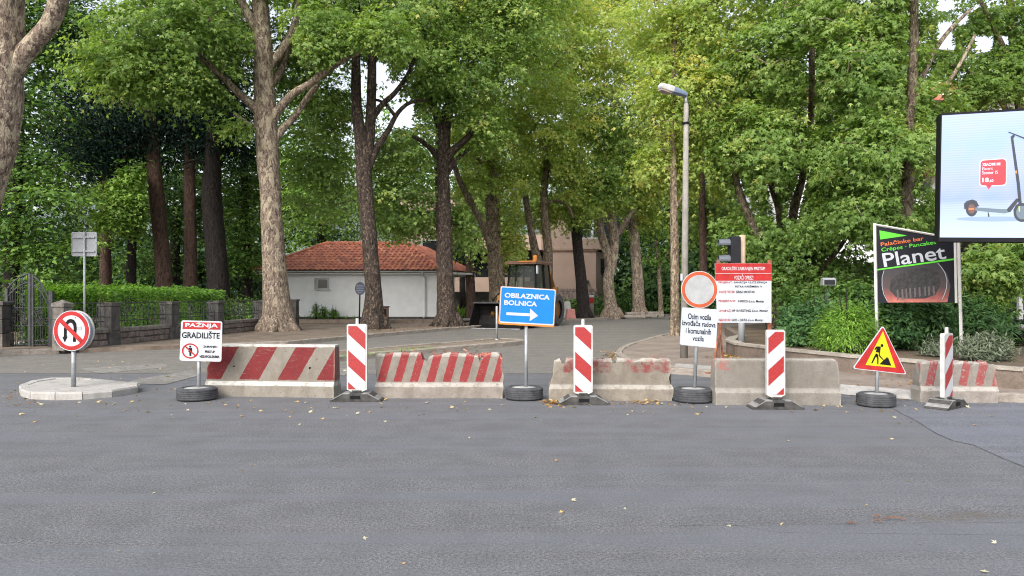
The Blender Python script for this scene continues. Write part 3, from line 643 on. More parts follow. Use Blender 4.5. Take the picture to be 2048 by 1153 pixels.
def visible(P):
    Y = np.maximum(P[:, 1], .1); px = CX+P[:, 0]/Y*F; py = HY-(P[:, 2]-H)/Y*F; keep = np.ones(len(P), bool)
    for x0, y0, x1, y1, ym in CLEAR: keep &= ~((px > x0) & (px < x1) & (py > y0) & (py < y1) & (Y < ym))
    for x0, y0, x1, y1, hw, ym in CLEARSEG:
        L2 = (x1-x0)**2+(y1-y0)**2; t = np.clip(((px-x0)*(x1-x0)+(py-y0)*(y1-y0))/L2, 0, 1); keep &= ~((np.hypot(px-x0-t*(x1-x0), py-y0-t*(y1-y0)) < hw) & (Y < ym))
    return keep
def leaf_object(name, P, Nn, D, size, tint, kind, mat, parent, origin, stuff=False):
    k = visible(P); P, Nn, D, size, tint = P[k], Nn[k], D[k], size[k], tint[k]
    tv, tf = KINDS[kind]; tv = np.array(tv, np.float32); tf = np.array(tf, np.int32); n, m, q = len(P), len(tv), len(tf)
    Nn = unit(Nn); D = unit(D-Nn*np.sum(D*Nn, 1, keepdims=True)); S = np.cross(D, Nn)
    V = P[:, None, :]+size[:, None, None]*(tv[None, :, 0:1]*S[:, None, :]+tv[None, :, 1:2]*D[:, None, :]+tv[None, :, 2:3]*Nn[:, None, :])
    V = (V-np.array(origin)[None, None, :]).reshape(-1, 3).astype(np.float32)
    I = (tf[None, :, :]+(np.arange(n, dtype=np.int32)*m)[:, None, None]).reshape(-1)
    me = bpy.data.meshes.new(name); me.vertices.add(n*m); me.vertices.foreach_set('co', V.ravel())
    me.loops.add(len(I)); me.loops.foreach_set('vertex_index', I)
    me.polygons.add(n*q); me.polygons.foreach_set('loop_start', np.arange(n*q, dtype=np.int32)*4)
    at_ = me.attributes.new('tint', 'FLOAT', 'POINT'); at_.data.foreach_set('value', np.repeat(np.clip(tint, 0, 1), m).astype(np.float32))
    me.update(calc_edges=True)
    o = link(name, me, mat, parent)
    if stuff: tag(o, kind='stuff')
    return o, n
NLEAF = [0]
def clusters_in(ells):
    # cluster centres in ellipsoids given as (px, py, Y, rx px, ry px, depth radius m, how many)
    C, O, T = [], [], []
    for e in ells:
        px, py, Y, rx, ry, rd, n = e[:7]; c = np.array(at(px, py, Y)); s = Y/F
        d = unit(RNG.normal(size=(n, 3))); r = RNG.random(n)**(1/2.4)
        lob = np.array([noise.noise(Vector((v[0]*1.7+px*.01, v[1]*1.7, v[2]*1.7+py*.01))) for v in d]); r = r*(1+.55*lob)+np.where(RNG.random(n) < .12, RNG.uniform(.1, .35, n), 0)
        C.append(c+d*r[:, None]*np.array([rx*s, rd, ry*s])); O.append(d*r[:, None]); T.append(np.full(n, e[7] if len(e) > 7 else 0.0))
    return np.concatenate(C), np.concatenate(O), np.concatenate(T)
def crown(name, ells, per, sr, ls, kind, mat, parent, origin, up=.6, out=.6, rnd=.7, droop=.45, flat=.3, tint=.45, tvar=.2, stuff=False):
    if kind == 'plane' and len(ells): ls *= .82; per = per*1.4
    if kind == 'spray': ls *= .62; per *= 2.4
    C, O, T = clusters_in(ells); n = len(C)
    ct = tint+T+RNG.normal(size=n)*tvar*.8; cs = sr*RNG.uniform(.65, 1.35, n)
    K = RNG.integers(int(per*.6), int(per*1.4)+1, n); idx = np.repeat(np.arange(n), K); m = len(idx)
    g = RNG.normal(size=(m, 3)); q = g*np.array([1, 1, flat])*cs[idx][:, None]*.62
    rad = np.linalg.norm(q[:, :2], axis=1); q[:, 2] -= droop*rad**2/np.maximum(cs[idx], .05)
    P = C[idx]+q; outv = unit(O[idx]+1e-6)
    Nn = np.array([0, 0, up])+outv*out+RNG.normal(size=(m, 3))*rnd*.6
    D = unit(q*np.array([1, 1, .2])+1e-6)*.8+np.array([0, 0, -droop])+RNG.normal(size=(m, 3))*.45
    size = ls*RNG.uniform(.5, 1.35, m); t = ct[idx]+RNG.normal(size=m)*tvar*.55
    o, k = leaf_object(name, P, Nn, D, size, t, kind, mat, parent, origin, stuff); NLEAF[0] += k
    return C
def twigs(C, limbs, mat, parent, origin, frac=.6, r0=.012, ymax=None):
    # every cluster hangs on the nearest limb point or on a twig already grown: branching falls out by itself
    A = [np.array(p) for p in limbs]; sel = C[RNG.random(len(C)) < frac]
    L = np.array(A); d0 = np.min(np.linalg.norm(sel[:, None]-L[None], axis=2), axis=1); order = np.argsort(d0); segs = []
    nodes = np.zeros((len(A)+len(sel)*2, 3)); nodes[:len(A)] = L; cnt = len(A)
    for i in order:
        c = sel[i]; dd = nodes[:cnt]-c; dist = np.linalg.norm(dd, axis=1)+np.maximum(0, nodes[:cnt, 2]-c[2])*.6; j = int(np.argmin(dist)); p = nodes[j].copy()
        if dist[j] > 5.5: continue
        mid = (p+c)/2+RNG.normal(size=3)*.10*dist[j]+np.array([0, 0, .06*dist[j]]); r = r0*(.7+.5*dist[j])
        segs += [(p, mid, r*1.5, r), (mid, c, r, r*.45)]; nodes[cnt] = mid; nodes[cnt+1] = c; cnt += 2
    if not segs: return
    P0 = np.array([s[0] for s in segs]); P1 = np.array([s[1] for s in segs]); ok = visible((P0+P1)/2)
    P0, P1 = P0[ok], P1[ok]; Ra = np.array([s[2] for s in segs])[ok]; Rb = np.array([s[3] for s in segs])[ok]; n = len(P0)
    if n == 0: return
    t = unit(P1-P0); u = unit(np.cross(t, np.array([.31, .2, .93]))); w = np.cross(t, u); V = np.zeros((n, 6, 3))
    for k in range(3):
        a = 2*math.pi*k/3; d = u*math.cos(a)+w*math.sin(a); V[:, k] = P0+d*Ra[:, None]; V[:, 3+k] = P1+d*Rb[:, None]
    tf = np.array([(0, 1, 4, 3), (1, 2, 5, 4), (2, 0, 3, 5)]); I = (tf[None]+(np.arange(n)*6)[:, None, None]).reshape(-1, 4)
    me = bpy.data.meshes.new('twigs'); me.from_pydata((V-np.array(origin)).reshape(-1, 3).tolist(), [], I.tolist()); me.update()
    tag(link('twigs', me, mat, parent), kind='stuff')

def px_path(pts, Y, r_scale=1.0):
    # (px, py, depth offset, width px) -> points and radii
    P = [at(p[0], p[1], Y+p[2]) for p in pts]; Rr = [p[3]*(Y+p[2])/F/2*r_scale for p in pts]; return P, Rr
def dense(P, Rr, step):
    o, r = [P[0]], [Rr[0]]
    for i in range(len(P)-1):
        n = max(1, int((P[i+1]-P[i]).length/step))
        for k in range(1, n+1):
            t = k/n; # catmull-rom
            p0, p1, p2, p3 = P[max(i-1, 0)], P[i], P[i+1], P[min(i+2, len(P)-1)]
            o.append(.5*((2*p1)+(p2-p0)*t+(2*p0-5*p1+4*p2-p3)*t*t+(3*p1-p0-3*p2+p3)*t**3)); r.append(Rr[i]+(Rr[i+1]-Rr[i])*t)
    return o, r
def tree(name, label, Y, trunk, limbs, ells, mat, leaf, per=34, sr=.55, ls=.2, kind='plane', wob=.10, base_z=.08, twig=.55, group=None, cat='tree', sides=18, flare=True, **kw):
    trunk = [q for q in trunk if q[1] > -150]; P, Rr = px_path(trunk, Y); root = thing(name, label, cat, (P[0].x, P[0].y, base_z), 0, group); og = Vector(root.location)
    P[0].z = min(P[0].z, base_z-.02)
    P, Rr = dense(P, Rr, .16)
    if flare:
        for i, p in enumerate(P):
            h = p.z-base_z
            if h < .7: Rr[i] *= 1+.12*(1-max(h, 0)/.7)**2
    sd = random.uniform(0, 50); MB().tube(P, Rr, sides, True, wob, sd).build('trunk', mat, root, True, origin=og)
    if flare and Rr[0] > .3:
        for k in range(6):
            a = sd+k*1.05+random.uniform(-.3, .3); r = Rr[0]*.8; c = P[0]; q = random.uniform(1.25, 1.75)
            MB().tube([Vector((c.x+math.cos(a)*r*f, c.y+math.sin(a)*r*f, base_z+z)) for f, z in ((.55, .62), (.85, .3), (1.1, .12), (q, -.05))], [r*.3, r*.34, r*.27, r*.1], 8, True, .12, sd+k).build('root', mat, root, True, origin=og)
    pts = [p for p in P if p.z > 3] or [P[-1]]; pts = [tuple(p) for p in pts[::3]]
    for lb in limbs:
        Q, q = px_path(lb, Y); Q, q = dense(Q, q, .22); MB().tube(Q, q, 10, True, wob*.8, sd+9).build('limb', mat, root, True, origin=og); pts += [tuple(p) for p in Q[2::2]]
    if ells:
        C = crown('crown', ells, per, sr, ls, kind, leaf, root, og, **kw)
        if twig: twigs(C, pts, mat, root, og, twig)
    return root

# ---------------------------------------------------------------- trees
CLEAR += [
    (506, 20, 560, 640, 31.6), (556, 110, 600, 640, 30.9), (496, 0, 545, 40, 31.0), (470, 290, 620, 700, 30.9),   # the big plane trunk
    (704, 300, 752, 640, 32.5), (872, 245, 906, 640, 35.5),                                                           # the two dark trunks
    (575, 490, 930, 660, 42.0),                                                                                    # the white house
    (785, 205, 828, 256, 400), (770, 165, 800, 200, 400), (745, 125, 775, 165, 400),      # gaps of sky
    (1310, 155, 1380, 195, 17.3), (1362, 180, 1380, 700, 17.3),                                                      # street lamp
    (985, 515, 1120, 660, 36), (1096, 470, 1216, 600, 47), (840, 480, 880, 515, 50), (905, 555, 1010, 588, 44),       # loader, pink building
    (1195, 450, 1300, 640, 48.5), (1143, 455, 1182, 640, 46), (1340, 440, 1362, 680, 26), (700, 380, 912, 480, 30.5),
    (290, 330, 345, 575, 36), (366, 350, 396, 575, 37), (396, 330, 455, 580, 36), (200, 500, 225, 570, 37),           # conifer trunks
    (1425, 465, 1560, 690, 24), (1700, 400, 1760, 560, 20), (1874, 40, 1908, 100, 400), (1950, 70, 1988, 104, 400), (1872, 0, 1912, 22, 400), (1914, 28, 1938, 50, 400), (1996, 70, 2022, 92, 400),
    (1868, 188, 1890, 202, 45.5),
]
CLEARSEG += [(508, 215, 400, 115, 13, 31), (556, 222, 590, 188, 12, 31), (590, 188, 655, 150, 12, 31), (655, 150, 690, 120, 9, 31), (562, 262, 636, 168, 11, 31.2), (556, 112, 590, 40, 11, 31.2), (552, 158, 580, 90, 9, 31.5), (502, 40, 486, 0, 12, 31),
    (727, 330, 712, 120, 14, 33), (738, 300, 745, 120, 14, 33), (752, 300, 810, 215, 11, 33), (766, 208, 830, 120, 9, 33), (904, 304, 942, 268, 9, 35), (880, 318, 832, 276, 8, 35), (908, 330, 980, 490, 9, 41), (982, 400, 991, 610, 15, 41),
    (1052, 400, 1072, 550, 11, 45), (1092, 330, 1098, 560, 12, 45), (1348, 300, 1350, 440, 10, 26.6), (1406, 350, 1407, 520, 9, 32), (1472, 350, 1512, 465, 11, 27.4), (1542, 372, 1560, 450, 10, 27.4), (1606, 350, 1588, 430, 12, 27.5), (1624, 100, 1622, 240, 10, 27.7),
    (1828, 0, 1822, 250, 12, 23.6), (1814, 330, 1812, 420, 15, 23.4), (1846, 150, 1940, 20, 9, 24), (1690, 480, 1640, 545, 8, 25.5), (1112, 402, 1144, 425, 7, 45)]
gP = 'plane trees lining the street'
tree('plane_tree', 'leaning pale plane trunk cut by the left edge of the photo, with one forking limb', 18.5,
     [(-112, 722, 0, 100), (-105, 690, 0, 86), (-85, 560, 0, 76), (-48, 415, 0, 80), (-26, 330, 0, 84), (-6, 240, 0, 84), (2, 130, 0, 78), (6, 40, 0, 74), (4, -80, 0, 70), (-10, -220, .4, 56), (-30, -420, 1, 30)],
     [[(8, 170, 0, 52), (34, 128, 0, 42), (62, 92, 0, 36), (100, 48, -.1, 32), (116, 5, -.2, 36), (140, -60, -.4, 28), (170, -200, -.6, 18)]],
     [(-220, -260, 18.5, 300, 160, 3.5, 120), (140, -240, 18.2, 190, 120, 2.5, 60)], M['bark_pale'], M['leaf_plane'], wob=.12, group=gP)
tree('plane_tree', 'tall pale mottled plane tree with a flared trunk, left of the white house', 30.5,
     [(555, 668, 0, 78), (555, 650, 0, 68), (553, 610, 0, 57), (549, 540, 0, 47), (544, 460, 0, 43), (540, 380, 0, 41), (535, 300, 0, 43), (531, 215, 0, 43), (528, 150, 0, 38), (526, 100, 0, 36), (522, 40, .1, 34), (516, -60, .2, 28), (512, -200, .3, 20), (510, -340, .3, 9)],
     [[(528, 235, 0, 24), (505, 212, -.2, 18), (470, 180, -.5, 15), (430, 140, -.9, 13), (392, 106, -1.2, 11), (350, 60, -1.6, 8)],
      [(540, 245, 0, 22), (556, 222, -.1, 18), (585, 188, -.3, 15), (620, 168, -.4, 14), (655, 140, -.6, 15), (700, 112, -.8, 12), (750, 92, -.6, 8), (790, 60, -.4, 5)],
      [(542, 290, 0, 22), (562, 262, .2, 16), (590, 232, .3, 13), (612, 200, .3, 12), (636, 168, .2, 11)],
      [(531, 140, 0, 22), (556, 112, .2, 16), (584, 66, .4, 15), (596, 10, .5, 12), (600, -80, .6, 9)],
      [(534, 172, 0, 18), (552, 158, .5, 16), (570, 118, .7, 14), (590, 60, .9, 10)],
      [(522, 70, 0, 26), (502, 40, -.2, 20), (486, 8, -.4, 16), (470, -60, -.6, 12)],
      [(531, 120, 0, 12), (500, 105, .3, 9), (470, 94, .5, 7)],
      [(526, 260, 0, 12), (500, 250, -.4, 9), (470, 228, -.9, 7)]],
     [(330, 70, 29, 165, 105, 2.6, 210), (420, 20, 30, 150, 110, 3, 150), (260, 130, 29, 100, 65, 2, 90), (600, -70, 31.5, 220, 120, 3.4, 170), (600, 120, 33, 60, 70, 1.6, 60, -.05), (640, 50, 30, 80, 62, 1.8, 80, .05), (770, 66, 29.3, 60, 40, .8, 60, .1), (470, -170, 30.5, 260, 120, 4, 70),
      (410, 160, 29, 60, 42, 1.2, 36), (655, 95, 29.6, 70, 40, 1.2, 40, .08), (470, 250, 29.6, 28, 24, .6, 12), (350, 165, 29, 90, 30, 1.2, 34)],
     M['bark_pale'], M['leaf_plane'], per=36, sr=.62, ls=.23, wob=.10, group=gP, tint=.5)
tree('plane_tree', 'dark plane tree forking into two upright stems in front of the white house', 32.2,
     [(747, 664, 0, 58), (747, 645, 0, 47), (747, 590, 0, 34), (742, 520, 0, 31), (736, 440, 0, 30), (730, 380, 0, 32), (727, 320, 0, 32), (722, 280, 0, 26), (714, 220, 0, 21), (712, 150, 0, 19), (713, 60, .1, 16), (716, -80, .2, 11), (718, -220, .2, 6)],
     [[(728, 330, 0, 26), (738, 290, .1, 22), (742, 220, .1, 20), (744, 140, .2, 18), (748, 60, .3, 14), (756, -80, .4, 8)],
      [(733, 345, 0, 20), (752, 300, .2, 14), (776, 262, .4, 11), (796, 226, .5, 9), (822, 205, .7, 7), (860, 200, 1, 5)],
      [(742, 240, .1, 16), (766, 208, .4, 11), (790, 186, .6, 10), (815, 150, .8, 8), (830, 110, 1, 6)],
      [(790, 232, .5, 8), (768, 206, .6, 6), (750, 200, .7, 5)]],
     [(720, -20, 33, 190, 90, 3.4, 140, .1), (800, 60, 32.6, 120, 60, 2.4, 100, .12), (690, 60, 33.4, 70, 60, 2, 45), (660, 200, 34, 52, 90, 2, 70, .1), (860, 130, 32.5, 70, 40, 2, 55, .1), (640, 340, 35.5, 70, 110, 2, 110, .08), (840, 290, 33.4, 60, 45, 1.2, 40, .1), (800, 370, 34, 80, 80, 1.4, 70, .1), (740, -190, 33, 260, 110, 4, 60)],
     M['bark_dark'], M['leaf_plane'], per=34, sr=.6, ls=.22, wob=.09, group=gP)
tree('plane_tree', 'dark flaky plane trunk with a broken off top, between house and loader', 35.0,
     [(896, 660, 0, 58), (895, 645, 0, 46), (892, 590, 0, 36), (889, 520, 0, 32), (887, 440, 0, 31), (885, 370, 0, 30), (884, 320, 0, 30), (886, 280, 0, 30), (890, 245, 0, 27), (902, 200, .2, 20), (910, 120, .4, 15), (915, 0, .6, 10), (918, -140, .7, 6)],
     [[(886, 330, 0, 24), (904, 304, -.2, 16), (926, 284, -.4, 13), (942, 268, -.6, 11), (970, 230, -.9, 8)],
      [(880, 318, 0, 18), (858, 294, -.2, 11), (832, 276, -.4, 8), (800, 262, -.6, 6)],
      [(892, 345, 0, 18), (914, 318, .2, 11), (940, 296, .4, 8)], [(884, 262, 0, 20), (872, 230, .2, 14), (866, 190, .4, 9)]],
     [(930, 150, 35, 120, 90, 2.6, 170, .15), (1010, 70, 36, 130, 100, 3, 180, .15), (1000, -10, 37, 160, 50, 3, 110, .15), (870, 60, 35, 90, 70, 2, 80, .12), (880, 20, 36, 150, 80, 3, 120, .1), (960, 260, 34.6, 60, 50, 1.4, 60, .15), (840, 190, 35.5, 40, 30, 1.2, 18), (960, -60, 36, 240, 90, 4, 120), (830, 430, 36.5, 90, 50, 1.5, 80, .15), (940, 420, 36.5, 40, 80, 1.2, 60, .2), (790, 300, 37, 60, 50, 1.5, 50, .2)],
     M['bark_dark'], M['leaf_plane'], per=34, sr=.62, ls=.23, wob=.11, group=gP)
tree('plane_tree', 'thin red brown trunk standing in the grass beside the white house', 44.5,
     [(943, 636, 0, 24), (942, 600, 0, 20), (940, 540, 0, 17), (938, 480, 0, 15), (934, 400, .2, 12), (930, 320, .3, 8)], [[(938, 500, 0, 9), (952, 470, .2, 7), (968, 440, .4, 5)]],
     [(935, 470, 45, 45, 50, 1.6, 55), (930, 380, 45, 60, 70, 2, 60)], M['bark_con'], M['leaf_dark'], per=30, sr=.6, ls=.2, kind='oval', group='small street trees', sides=12, tint=.7)
tree('plane_tree', 'thick grey plane trunk directly behind the loader bucket', 41.5,
     [(997, 652, 0, 44), (996, 620, 0, 36), (993, 560, 0, 32), (990, 500, 0, 31), (986, 440, 0, 30), (984, 380, 0, 30), (980, 300, .2, 24), (976, 200, .4, 18), (974, 60, .5, 12)],
     [[(984, 500, -.3, 18), (968, 452, -.6, 17), (944, 408, -.9, 14), (922, 368, -1.1, 12), (908, 330, -1.3, 10), (896, 290, -1.4, 7)],
      [(984, 380, 0, 14), (960, 330, .2, 12), (944, 290, .3, 11), (938, 240, .3, 9)]],
     [(1010, 360, 41, 60, 70, 2, 80, .2), (985, 260, 42, 90, 70, 2.5, 110, .2), (1080, 210, 42, 120, 90, 3, 190, .25), (950, 340, 41.6, 40, 40, 1.4, 34, .2), (1060, 30, 43, 150, 100, 3, 200, .2), (1020, 470, 42.2, 46, 60, 1.4, 60, .3), (950, 250, 41, 60, 60, 1.6, 60, .3)],
     M['bark_mid'], M['leaf_yellow'], per=34, sr=.62, ls=.24, wob=.08, group=gP)
tree('plane_tree', 'plane tree with two mottled stems rising behind the loader cab', 45.0,
     [(1096, 646, 0, 36), (1094, 600, 0, 28), (1084, 556, 0, 26), (1070, 500, 0, 17), (1060, 450, 0, 13), (1052, 400, 0, 12), (1046, 330, 0, 11), (1042, 240, .2, 9), (1040, 120, .3, 9)],
     [[(1094, 575, 0, 24), (1096, 500, .1, 18), (1090, 440, .1, 17), (1088, 380, .2, 15), (1094, 330, .3, 12), (1098, 240, .4, 10)],
      [(1090, 410, .1, 8), (1112, 402, -.1, 6), (1136, 412, -.3, 6), (1146, 436, -.3, 5)]],
     [(1120, 320, 44.5, 70, 60, 2, 110, .2), (1160, 100, 45, 140, 120, 3.4, 260, .25), (1060, 330, 46, 50, 60, 1.6, 60, .2), (1150, 400, 46, 60, 36, 1.4, 60, .15), (1075, 420, 46, 45, 40, 1, 34, .3), (1126, 520, 44.2, 14, 60, .6, 22)],
     M['bark_mid'], M['leaf_yellow'], per=34, sr=.66, ls=.25, wob=.09, group=gP)
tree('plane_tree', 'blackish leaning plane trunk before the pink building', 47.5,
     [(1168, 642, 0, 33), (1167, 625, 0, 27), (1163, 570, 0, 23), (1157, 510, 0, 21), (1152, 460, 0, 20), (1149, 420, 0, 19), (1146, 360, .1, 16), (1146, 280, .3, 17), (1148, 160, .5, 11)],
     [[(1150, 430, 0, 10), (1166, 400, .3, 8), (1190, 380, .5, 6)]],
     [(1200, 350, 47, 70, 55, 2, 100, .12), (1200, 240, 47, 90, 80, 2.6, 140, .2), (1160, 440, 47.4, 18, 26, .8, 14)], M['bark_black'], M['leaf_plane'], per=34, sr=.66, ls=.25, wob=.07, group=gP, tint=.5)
tree('plane_tree', 'knobbly pale plane tree pollarded into two thick stubs, beyond the street', 49.0,
     [(1224, 640, 0, 42), (1223, 625, 0, 28), (1218, 590, 0, 23), (1217, 560, 0, 22), (1223, 530, 0, 20), (1228, 500, 0, 19), (1228, 470, 0, 19), (1222, 440, 0, 22), (1220, 415, 0, 22)],
     [[(1222, 535, 0, 18), (1214, 505, -.2, 18), (1206, 480, -.3, 17), (1200, 460, -.4, 18), (1196, 436, -.5, 13)],
      [(1226, 480, 0, 14), (1240, 460, .2, 12), (1252, 440, .3, 11), (1268, 420, .5, 8)]],
     [(1210, 385, 49, 60, 34, 2, 80, .2), (1260, 300, 50, 90, 80, 2.6, 150, .25), (1300, 130, 49, 130, 110, 3.5, 240, .25), (1200, 0, 49, 170, 60, 3.5, 190, .22), (1250, 400, 50, 40, 26, 1.2, 40, .2)], M['bark_pale'], M['leaf_yellow'], per=34, sr=.66, ls=.26, wob=.16, group=gP)
tree('plane_tree', 'straight cream barked plane trunk right of the knobbly one', 51.5,
     [(1279, 638, 0, 32), (1278, 622, 0, 26), (1276, 570, 0, 23), (1272, 520, 0, 21), (1268, 470, 0, 20), (1264, 430, 0, 19), (1262, 400, 0, 20), (1256, 340, .2, 15), (1250, 240, .4, 10)],
     [[(1266, 440, 0, 14), (1282, 415, .2, 11), (1300, 396, .4, 8)], [(1264, 430, 0, 13), (1250, 452, -.3, 9), (1240, 470, -.5, 7)]],
     [(1310, 360, 51, 60, 60, 2, 110, .2), (1330, 270, 50, 80, 80, 2.4, 150, .22), (1290, 430, 52, 36, 30, 1.2, 36, .2)], M['bark_pale'], M['leaf_yellow'], per=34, sr=.7, ls=.27, wob=.08, group=gP)
tree('plane_tree', 'slender olive brown trunk at the pavement edge just left of the lamp post', 26.8,
     [(1349, 678, 0, 24), (1350, 650, 0, 19), (1350, 560, 0, 18), (1349, 480, 0, 17), (1348, 400, 0, 15), (1346, 320, 0, 13), (1347, 230, .1, 11), (1349, 120, .2, 9), (1350, -40, .3, 6)],
     [[(1350, 428, 0, 8), (1358, 404, -.1, 6), (1366, 392, -.2, 5)], [(1347, 300, 0, 7), (1320, 262, .3, 5), (1300, 230, .6, 4)], [(1347, 320, 0, 7), (1332, 300, -.2, 5), (1318, 300, -.4, 4)]],
     [(1370, 200, 27, 110, 110, 2, 190, .22), (1320, 320, 27.4, 46, 40, 1, 50, .25), (1410, 330, 27.5, 56, 56, 1.4, 90, .2), (1420, 60, 27.5, 140, 90, 2.4, 190, .2), (1330, 40, 28, 90, 70, 2, 90, .25), (1400, -120, 28, 220, 80, 3, 60)],
     M['bark_mid'], M['leaf_yellow'], per=34, sr=.5, ls=.19, wob=.08, group=gP, sides=12)
tree('plane_tree', 'dark straight trunk between the lamp post and the traffic light', 32.0,
     [(1408, 662, 0, 24), (1408, 620, 0, 18), (1407, 540, 0, 16), (1406, 460, 0, 15), (1404, 380, 0, 13), (1402, 300, .2, 10), (1400, 180, .4, 7)], [[(1405, 400, 0, 7), (1392, 372, .3, 5), (1380, 350, .5, 4)]],
     [(1440, 430, 33, 60, 50, 1.6, 70, .1), (1400, 410, 33, 40, 40, 1.4, 44, .15), (1470, 200, 31, 90, 90, 2, 160, .15)], M['bark_con'], M['leaf_plane'], per=34, sr=.55, ls=.21, wob=.06, group=gP, sides=12)
tree('plane_tree', 'leafy plane tree with leaning stems rising behind the project board', 27.0,
     [(1560, 640, 0, 34), (1540, 560, 0, 26), (1520, 480, 0, 20), (1500, 440, 0, 18), (1482, 395, 0, 15), (1470, 345, .1, 12), (1462, 260, .2, 9)],
     [[(1548, 580, 0, 22), (1560, 480, .2, 18), (1558, 420, .3, 15), (1542, 370, .3, 12), (1530, 310, .4, 9), (1500, 280, .5, 6)],
      [(1556, 560, 0, 20), (1580, 470, .3, 17), (1590, 410, .4, 18), (1606, 350, .5, 14), (1622, 240, .6, 14), (1624, 110, .7, 13), (1626, -20, .8, 10), (1628, -200, .8, 6)],
      [(1556, 600, 0, 20), (1620, 560, -1.2, 14), (1660, 520, -1.8, 11), (1690, 480, -2.2, 8)]],
     [(1520, 300, 26, 110, 100, 2.2, 250, .12), (1560, 140, 26, 130, 120, 2.6, 280, .12), (1500, 480, 26.6, 60, 60, 1.4, 90), (1610, 460, 25.4, 110, 90, 1.8, 220, -.1), (1660, 320, 25, 90, 90, 1.8, 190, .05), (1600, 560, 25, 90, 46, 1.2, 110, -.15), (1540, -60, 27, 220, 80, 3.4, 130, .1), (1690, 560, 24.6, 60, 50, 1.2, 80, -.12)],
     M['bark_pale'], M['leaf_plane'], per=36, sr=.5, ls=.2, wob=.10, group=gP, tint=.5)
tree('plane_tree', 'tall plane tree with a grey trunk behind the pancake bar sign', 23.5,
     [(1816, 660, 0, 44), (1814, 560, 0, 36), (1812, 460, 0, 32), (1812, 380, 0, 29), (1816, 330, 0, 26), (1822, 250, 0, 22), (1826, 160, 0, 19), (1828, 60, .1, 17), (1826, -60, .2, 14), (1824, -240, .3, 8)],
     [[(1814, 250, 0, 12), (1800, 225, -.2, 9), (1790, 190, -.3, 8), (1784, 160, -.4, 6)], [(1824, 190, 0, 16), (1846, 150, .2, 12), (1870, 100, .4, 10), (1900, 60, .6, 8), (1940, 20, .8, 6)],
      [(1822, 230, 0, 12), (1860, 200, .3, 9), (1900, 160, .5, 8), (1930, 110, .6, 7), (1950, 70, .7, 5)], [(1814, 400, 0, 16), (1846, 362, -.3, 11), (1880, 340, -.5, 8)]],
     [(1720, 150, 23.5, 110, 120, 2.2, 280, .05), (1760, 300, 22.6, 110, 80, 1.8, 230, .1), (1750, 420, 22.6, 90, 60, 1.4, 130, -.05), (1690, 10, 24, 150, 90, 2.6, 210, .08), (1840, 220, 23, 60, 50, 1.2, 60, .05), (1800, 60, 24.5, 80, 60, 2, 60), (1820, -110, 24, 260, 80, 3.4, 70), (1870, 430, 23.6, 60, 60, 1.4, 70, -.05), (1850, 130, 23.4, 36, 28, 1, 18)],
     M['bark_pale'], M['leaf_plane'], per=36, sr=.46, ls=.19, wob=.08, group=gP, tint=.48)
tree('plane_tree', 'open plane tree above the advertising screen with white sky showing through', 26.0,
     [(2062, 668, 0, 40), (2060, 560, 0, 34), (2056, 400, 0, 28), (2046, 250, 0, 22), (2030, 120, 0, 18), (2020, 0, .2, 14), (2010, -160, .3, 8)],
     [[(2050, 300, 0, 14), (2000, 200, -.5, 10), (1950, 150, -.8, 8), (1900, 130, -1, 6)], [(2034, 150, 0, 12), (1990, 60, -.4, 9), (1960, 0, -.6, 7)], [(2044, 240, 0, 12), (2080, 150, .3, 9), (2110, 60, .4, 7)]],
     [(2000, 140, 25.4, 70, 46, 1.6, 70), (1950, 185, 25, 70, 28, 1.2, 50), (2040, 40, 26, 60, 60, 1.6, 60), (1960, 30, 26, 60, 30, 1.6, 32), (2120, 120, 26, 80, 120, 2, 120), (1890, 120, 25.5, 26, 30, 1, 20), (1960, -140, 26, 200, 90, 3, 100), (2080, 420, 25.6, 60, 60, 1.2, 50), (1910, 70, 26.5, 60, 60, 1.4, 34), (1990, 90, 27, 60, 30, 1.4, 26)],
     M['bark_mid'], M['leaf_plane'], per=32, sr=.5, ls=.2, wob=.08, group=gP, tint=.42)

# ---- the park on the left
gC = 'conifers in the park'
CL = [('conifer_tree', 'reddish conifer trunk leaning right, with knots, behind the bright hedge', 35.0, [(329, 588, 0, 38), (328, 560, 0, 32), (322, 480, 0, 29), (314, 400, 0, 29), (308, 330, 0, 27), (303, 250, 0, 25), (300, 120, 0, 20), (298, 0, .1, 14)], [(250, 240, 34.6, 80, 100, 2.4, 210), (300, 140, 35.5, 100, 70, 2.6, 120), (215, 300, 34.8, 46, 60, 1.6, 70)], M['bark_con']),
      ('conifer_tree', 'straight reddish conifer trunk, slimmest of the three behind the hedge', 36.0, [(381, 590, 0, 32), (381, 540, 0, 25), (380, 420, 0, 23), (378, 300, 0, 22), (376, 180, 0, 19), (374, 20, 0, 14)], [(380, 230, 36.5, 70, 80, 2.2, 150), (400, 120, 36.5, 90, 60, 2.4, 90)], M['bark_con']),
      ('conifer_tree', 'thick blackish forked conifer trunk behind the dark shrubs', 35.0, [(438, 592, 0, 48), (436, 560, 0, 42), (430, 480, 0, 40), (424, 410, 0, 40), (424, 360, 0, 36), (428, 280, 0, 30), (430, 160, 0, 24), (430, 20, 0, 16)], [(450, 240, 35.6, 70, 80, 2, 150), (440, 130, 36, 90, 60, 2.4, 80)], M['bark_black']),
      ('conifer_tree', 'short pinkish conifer trunk right of the grey sign back', 36.5, [(211, 590, 0, 28), (211, 560, 0, 22), (211, 500, 0, 20), (209, 400, 0, 19), (206, 280, 0, 17), (203, 140, 0, 12)], [(170, 250, 37, 60, 90, 2, 120), (200, 130, 37, 80, 60, 2, 70)], M['bark_con'])]
